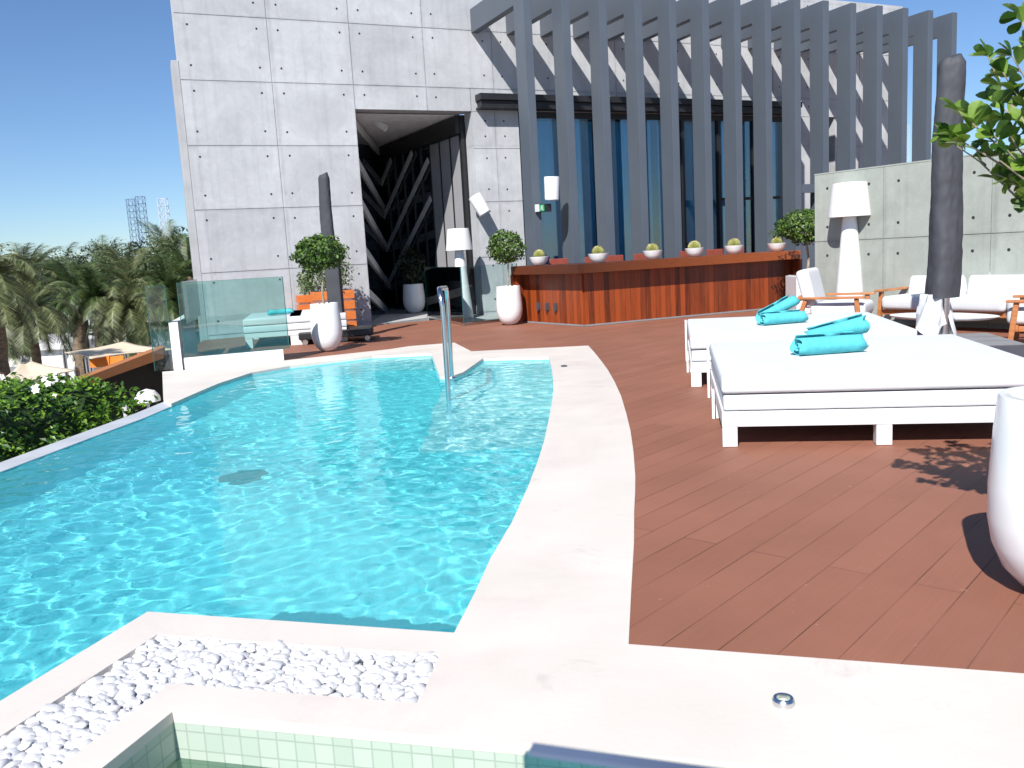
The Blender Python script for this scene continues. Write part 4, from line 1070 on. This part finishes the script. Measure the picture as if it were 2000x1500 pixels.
def palm(label, x, y, zc, rad, trh, m=PALML, tr=.18, nf=42, seed=1, droop=1.0):
    t = thing("palm_tree", label, "palm tree", (x, y, GZ), 0, "palms in the garden below the pool"); rnd = random.Random(seed)
    zz = zc-GZ; b = MB(); pts = [(0, 0, -.1)]; rs = [tr*1.15]; n = 14
    for j in range(1, n+1): pts.append((.06*math.sin(j*.4+seed), .04*math.cos(j*.5), zz*j/n)); rs.append(tr*(1.0+(.12 if j % 2 else 0)))
    rs[-2] = tr*1.25; b.tube(pts, rs, 12); b.build("trunk", PALMBARK, t, smooth=20)
    b = MB(); palm_crown(b, (0, 0, zz), rad, nf, rnd, droop, rad*.27); b.build("crown", m, t)
    return t
D = -1
def at(px, py, Y):   # a point seen at this pixel of the photograph, Y metres ahead
    v = cam.matrix_world.to_3x3() @ Vector((px-1000, 750-py, -1700)); v = v*(Y/v.y); return (v.x, v.y, v.z+1.35)
pl = [("short drooping palm with a thick trunk just above the cream sail", 243, 612, 21, 1.3, PALML, .2, 50, 2.6),
      ("feathery palm with a thin brown trunk at the left, over the white wall", 62, 615, 19, 1.35, PALML, .09, 54, 2.2),
      ("palm cut off by the left picture edge with a dark trunk", -22, 560, 15, 1.25, PALML, .18, 50, 1.8),
      ("dark palm between the feathery palm and the thick trunked palm", 150, 580, 25, 1.6, PALMD, .2, 50, 1.6),
      ("palm with slender grey trunk left of the thick trunked palm", 186, 585, 24, 1.4, PALMD, .16, 44, 1.6),
      ("tall palm rising behind the thick trunked palm", 255, 560, 28, 1.7, PALML, .2, 50, 1.3),
      ("palm leaning out beside the glass balustrade", 335, 590, 24, 1.5, PALMD, .2, 48, 1.5),
      ("tall feathery palm close to the left corner of the building", 335, 525, 30, 1.8, PALML, .2, 50, 1.0),
      ("palm far back at the left below open sky", 50, 565, 32, 2.0, PALML, .2, 50, 1.2),
      ("palm far back under the dark lattice masts", 205, 550, 36, 2.0, PALMD, .2, 48, 1.2),
      ("palm tucked against the concrete building side", 372, 540, 27, 1.4, PALMD, .18, 44, 1.1),
      ("bushy palm in the gap left of the tall central palm", 125, 560, 34, 1.9, PALMD, .2, 48, 1.2)]
for i, (lab, px, py, Y, rad, m, tr, nf, dr) in enumerate(pl):
    x, y, z = at(px, py, Y); palm(lab, x, y, z, rad, 0, m, tr, nf, 30+i, dr)
for i, (lab, px, py, Y, r_) in enumerate([("leafy dark tree behind the left palms", 110, 545, 38, 2.2), ("leafy tree standing under the dark lattice masts", 225, 525, 34, 2.1), ("leafy tree between the lattice masts and the building", 300, 520, 31, 1.8), ("narrow dark tree touching the left corner of the building", 362, 505, 29, 1.7), ("leafy tree at the left picture edge", 15, 540, 33, 2.0)]):
    x, y, z = at(px, py, Y); t = thing("garden_tree", lab, "tree", (x, y, GZ), 0, "leafy trees behind the palms"); zz = z-GZ
    leafcloud(4200, (0, 0, zz-r_*.55), (r_*1.15, r_, r_*1.05), .15, .45, .38, seed=50+i, lump=.16).build("crown", FARTREE, t)
    stem(t, [(0, 0, -.1), (.05, 0, zz*.4), (0, 0, zz-r_*.4)], [.14, .11, .06])
# far belt of trees
b = MB(); rnd = random.Random(77)
for k in range(150):
    x = rnd.uniform(-75, 60); y = rnd.uniform(46, 70); r = rnd.uniform(1.8, 2.8); zc = GZ+rnd.uniform(2.6, 4.2)
    for i in range(420):
        d_ = Vector((rnd.gauss(0, 1), rnd.gauss(0, 1), rnd.gauss(0, .9))).normalized()*r*rnd.uniform(.6, 1.05); p = Vector((x, y, zc))+d_
        s1 = Vector((rnd.gauss(0, 1), rnd.gauss(0, 1), rnd.gauss(0, 1))).normalized()*.13; s2 = s1.cross(Vector((rnd.gauss(0, 1), rnd.gauss(0, 1), rnd.gauss(0, 1)))).normalized()*.07
        b.add([p-s1, p+s2, p+s1, p-s2], [(0, 1, 2, 3)])
tag(b.build("distant_trees", FARTREE), "far belt of dark green trees along the horizon", "trees", kind='stuff')
# pale low buildings between the palms
for lab, x0, x1, y, z1, dpt in [("long low white building glimpsed behind the left palms", -19.5, -12.2, 26, -.55, 4), ("small pale grey pavilion behind the slender trunk", -12.8, -9.6, 27, .05, 3), ("flat white roofed kiosk between the thick trunk and the glass", -9.2, -6.4, 25, -.42, 3)]:
    t = thing("garden_building", lab, "building", (x0, y, GZ))
    b = MB(); b.box(0, x1-x0, 0, dpt, 0, z1-GZ-.2); b.build("wall", STONEW, t)
    b = MB(); b.box(-.15, x1-x0+.15, -.2, dpt+.1, z1-GZ-.198, z1-GZ); b.build("roof", WHITE, t)
    for k in range(2): b = MB(); b.box((x1-x0)*(.2+.4*k), (x1-x0)*(.2+.4*k)+.8, -.03, -.002, .1, 2.0); b.build("door", BASEG, t)
# shade sails
def sail(label, pts, sag=.3, posts=True):
    t = thing("shade_sail", label, "shade sail", pts[0], 0, "cream shade sails over the lower terrace")
    P_ = [Vector(p)-Vector(pts[0]) for p in pts]; c = sum(P_, Vector())/len(P_); n = 12; v = []; f = []
    nb = len(P_); ring = []
    for i in range(nb):
        a, d_ = P_[i], P_[(i+1) % nb]
        for k in range(n):
            s_ = k/n; p = a.lerp(d_, s_); p = p.lerp(c, .22*4*s_*(1-s_)*.9); ring.append(p)
    M_ = 7
    for j in range(M_+1):
        q_ = j/M_
        for p in ring:
            pp = p.lerp(c, q_); pp = Vector(pp); pp.z -= sag*math.sin(q_*math.pi/2)*.6; v.append(pp)
    nr = len(ring)
    for j in range(M_):
        for i in range(nr): a = j*nr+i; d_ = j*nr+(i+1) % nr; f.append((a, d_, d_+nr, a+nr))
    b = MB(); b.add(v, f); o = b.build("cloth", SAIL, t, smooth=80); md = o.modifiers.new("th", 'SOLIDIFY'); md.thickness = .02
    for p in P_:
        l = MB(); l.tube([p+Vector((0, 0, .05)), (p.x*1.02, p.y*1.02, GZ-pts[0][2])], .04, 8); l.build("post", STEEL, t)
sail("cream shade sail nearest the hedge at the left", [at(-10, 752, 12.5), at(45, 700, 16), at(150, 724, 12.8), at(60, 752, 11.5)], .1)
sail("cream shade sail with a raised peak above the orange screen", [at(125, 690, 17.5), at(243, 668, 19.5), at(345, 683, 16.5), at(170, 703, 15)], .05)
sail("cream shade sail behind the thick palm trunk", [at(158, 652, 26), at(330, 640, 24), at(235, 672, 22)], .1)
# brown awning beam and orange screens
t = thing("brown_awning", "long brown cloth awning running up to the glass balustrade", "awning", at(238, 700, 13.5))
a_ = Vector(at(150, 745, 12)); c_ = Vector(at(323, 686, 14)); o_ = Vector(t.location)
b = MB(); e1 = a_-o_; e2 = c_-o_; hz = Vector((0, 0, .10)); dpt = Vector((-.2, .35, .0))
b.add([e1-hz, e2-hz, e2+hz*.7, e1+hz*.1, e1-hz+dpt, e2-hz+dpt, e2+hz*.7+dpt, e1+hz*.1+dpt], [(0, 1, 2, 3), (4, 7, 6, 5), (3, 2, 6, 7), (0, 4, 5, 1), (0, 3, 7, 4), (1, 5, 6, 2)]); b.build("cloth", BROWNCL, t)
b = MB(); b.tube([e1, (e1.x, e1.y, GZ-o_.z)], .05, 8); b.tube([e2, (e2.x, e2.y, GZ-o_.z)], .05, 8); b.build("post", BLACK, t)
t = thing("orange_screen", "bright orange cloth screens hanging under the peaked cream sail", "screen", at(205, 708, 15.5))
o_ = Vector(t.location)
for x0, x1, yt, yb in [(170, 213, 698, 719), (215, 241, 697, 712), (268, 320, 690, 702)]:
    p = [Vector(at(x0, yt, 15.5))-o_, Vector(at(x1, yt-3, 15.5))-o_, Vector(at(x1, yb-4, 15.5))-o_, Vector(at(x0, yb, 15.5))-o_]; n_ = Vector((0, .03, 0))
    b = MB(); b.add([*p, *[k+n_ for k in p]], [(3, 2, 1, 0), (4, 5, 6, 7), (0, 1, 5, 4), (2, 3, 7, 6), (1, 2, 6, 5), (3, 0, 4, 7)]); b.build("cloth_panel", ORANGECL, t)
b = MB(); p = Vector(at(166, 700, 15.6))-o_; b.tube([p, (p.x, p.y, GZ-o_.z)], .04, 8); p = Vector(at(322, 690, 15.6))-o_; b.tube([p, (p.x, p.y, GZ-o_.z)], .04, 8); b.build("post", BLACK, t)
# wall painted black as the awning's shade right of the hedge, with a chair
t = thing("pavilion_shade_wall", "pavilion wall painted black for the shade under the brown awning below the pool", "pavilion", (-6.2, 13.5, GZ))
A1 = Vector(at(120, 752, 12.4)); A2 = Vector(at(330, 690, 14.4)); dd_ = (A2-A1); dd_.z = 0; nn_ = Vector((-dd_.y, dd_.x, 0)).normalized(); O_ = Vector((-6.2, 13.5, GZ))
q1 = A1-O_; q2 = A2-O_; b = MB()
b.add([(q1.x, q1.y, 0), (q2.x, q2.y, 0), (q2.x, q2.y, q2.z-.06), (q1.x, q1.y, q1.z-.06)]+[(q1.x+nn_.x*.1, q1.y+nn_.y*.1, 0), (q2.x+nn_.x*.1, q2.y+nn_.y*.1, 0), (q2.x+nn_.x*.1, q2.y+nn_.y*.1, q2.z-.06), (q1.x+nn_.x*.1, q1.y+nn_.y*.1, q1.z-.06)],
      [(0, 1, 2, 3), (7, 6, 5, 4), (3, 2, 6, 7), (1, 5, 6, 2), (0, 3, 7, 4)]); b.build("wall", mat("awning_shade_black", (.012, .010, .009), .95), t)
m_ = q1.lerp(q2, .93)-nn_*.08; b = MB(); b.box(m_.x-.12, m_.x+.12, m_.y-.04, m_.y+.04, 1.7, 2.3); b.build("red_board", REDP, t)

t = thing("garden_chair", "white and red chair on the lower terrace beside the pool edge", "chair", (-5.22, 11.35, -1.249), R(35)); t.scale = (.62, .7, .86)
b = MB(); b.box(-.25, .25, -.25, .25, .42, .5); b.build("seat", WHITE, t, bevel=.01)
b = MB(); b.box(-.25, .25, .2, .26, .5, 1.0); b.build("backrest", WHITE, t, bevel=.01)
for x in (-.22, .22):
    for y in (-.22, .22): l = MB(); l.box(x-.02, x+.02, y-.02, y+.02, 0, .42); l.build("leg", REDP, t)
t = thing("garden_stool", "small red brown stool beside the white chair below the pool", "stool", (-5.62, 11.6, -1.249)); t.scale = (.7, .7, 1.1)
b = MB(); b.box(-.2, .2, -.2, .2, .55, .62); b.build("seat", REDP, t, bevel=.01)
for x in (-.17, .17):
    for y in (-.17, .17): l = MB(); l.box(x-.02, x+.02, y-.02, y+.02, 0, .549); l.build("leg", REDP, t)
t = thing("garden_parasol", "small white parasol at the end of the brown awning beside the coping", "parasol", (-5.40, 12.75, -1.249))
b = MB(); b.lathe([(.19, .72), (.18, .79), (.12, .87), (.0, .91)], 10); b.build("canopy", CUSH, t, smooth=30)
b = MB(); b.tube([(0, 0, 0), (0, 0, .9)], .02, 8); b.build("pole", STEEL, t)
# tiny person far off in front of the white building
t = thing("person", "tiny distant person in dark clothes in front of the white building", "person", (*at(79, 662, 25.2)[:2], GZ))
b = MB(); b.tube([(-.07, 0, 0), (-.08, 0, .5), (-.06, 0, .9), (0, 0, 1.0), (0, 0, 1.4), (0, 0, 1.5), (0, 0, 1.62), (0, 0, 1.74)], [.06, .07, .1, .15, .19, .07, .1, .05], 8); b.tube([(.08, .05, 0), (.09, 0, .5), (.06, 0, .9)], [.06, .07, .1], 8)
b.tube([(-.19, 0, 1.4), (-.25, 0, 1.1), (-.22, -.08, .85)], [.05, .045, .035], 6); b.tube([(.19, 0, 1.4), (.25, 0, 1.1), (.22, -.08, .85)], [.05, .045, .035], 6)
b.build("body", BASED, t, smooth=60)
# lattice masts on the skyline
def mast(label, px, py, Y, wd, m, lean=.0):
    x, y, z = at(px, py, Y); t = thing("lattice_mast", label, "mast", (x, y, GZ), 0, "lattice masts on the skyline"); h = z-GZ; b = MB(); s_ = wd/2; n = int(h/wd/1.0)
    for sx in (-s_, s_):
        for sy in (-s_, s_): b.bar((sx, sy, 0), (sx, sy, h), wd*.07, wd*.07)
    for k in range(n+1):
        z0 = h-k*wd
        if z0 < wd: break
        for (p, q_) in [((-s_, -s_), (s_, -s_)), ((s_, -s_), (s_, s_)), ((s_, s_), (-s_, s_)), ((-s_, s_), (-s_, -s_))]:
            b.bar((*p, z0), (*q_, z0), wd*.05, wd*.05); b.bar((*p, z0-wd), (*q_, z0), wd*.04, wd*.04)
    b.build("lattice", m, t)
MD = mat("far_dark_steel", (.10, .16, .27), .8); ML = mat("far_pale_steel", (.45, .48, .55), .8)
mast("left one of the two dark lattice masts above the palms", 254, 389, 190, 1.3, MD)
mast("right and taller one of the two dark lattice masts", 273, 384, 190, 1.5, MD)
mast("pale lattice mast close to the concrete building", 317, 388, 230, 1.9, ML)
mast("pale lattice mast glimpsed between the last pergola fins", 1769, 245, 230, 1.2, ML)
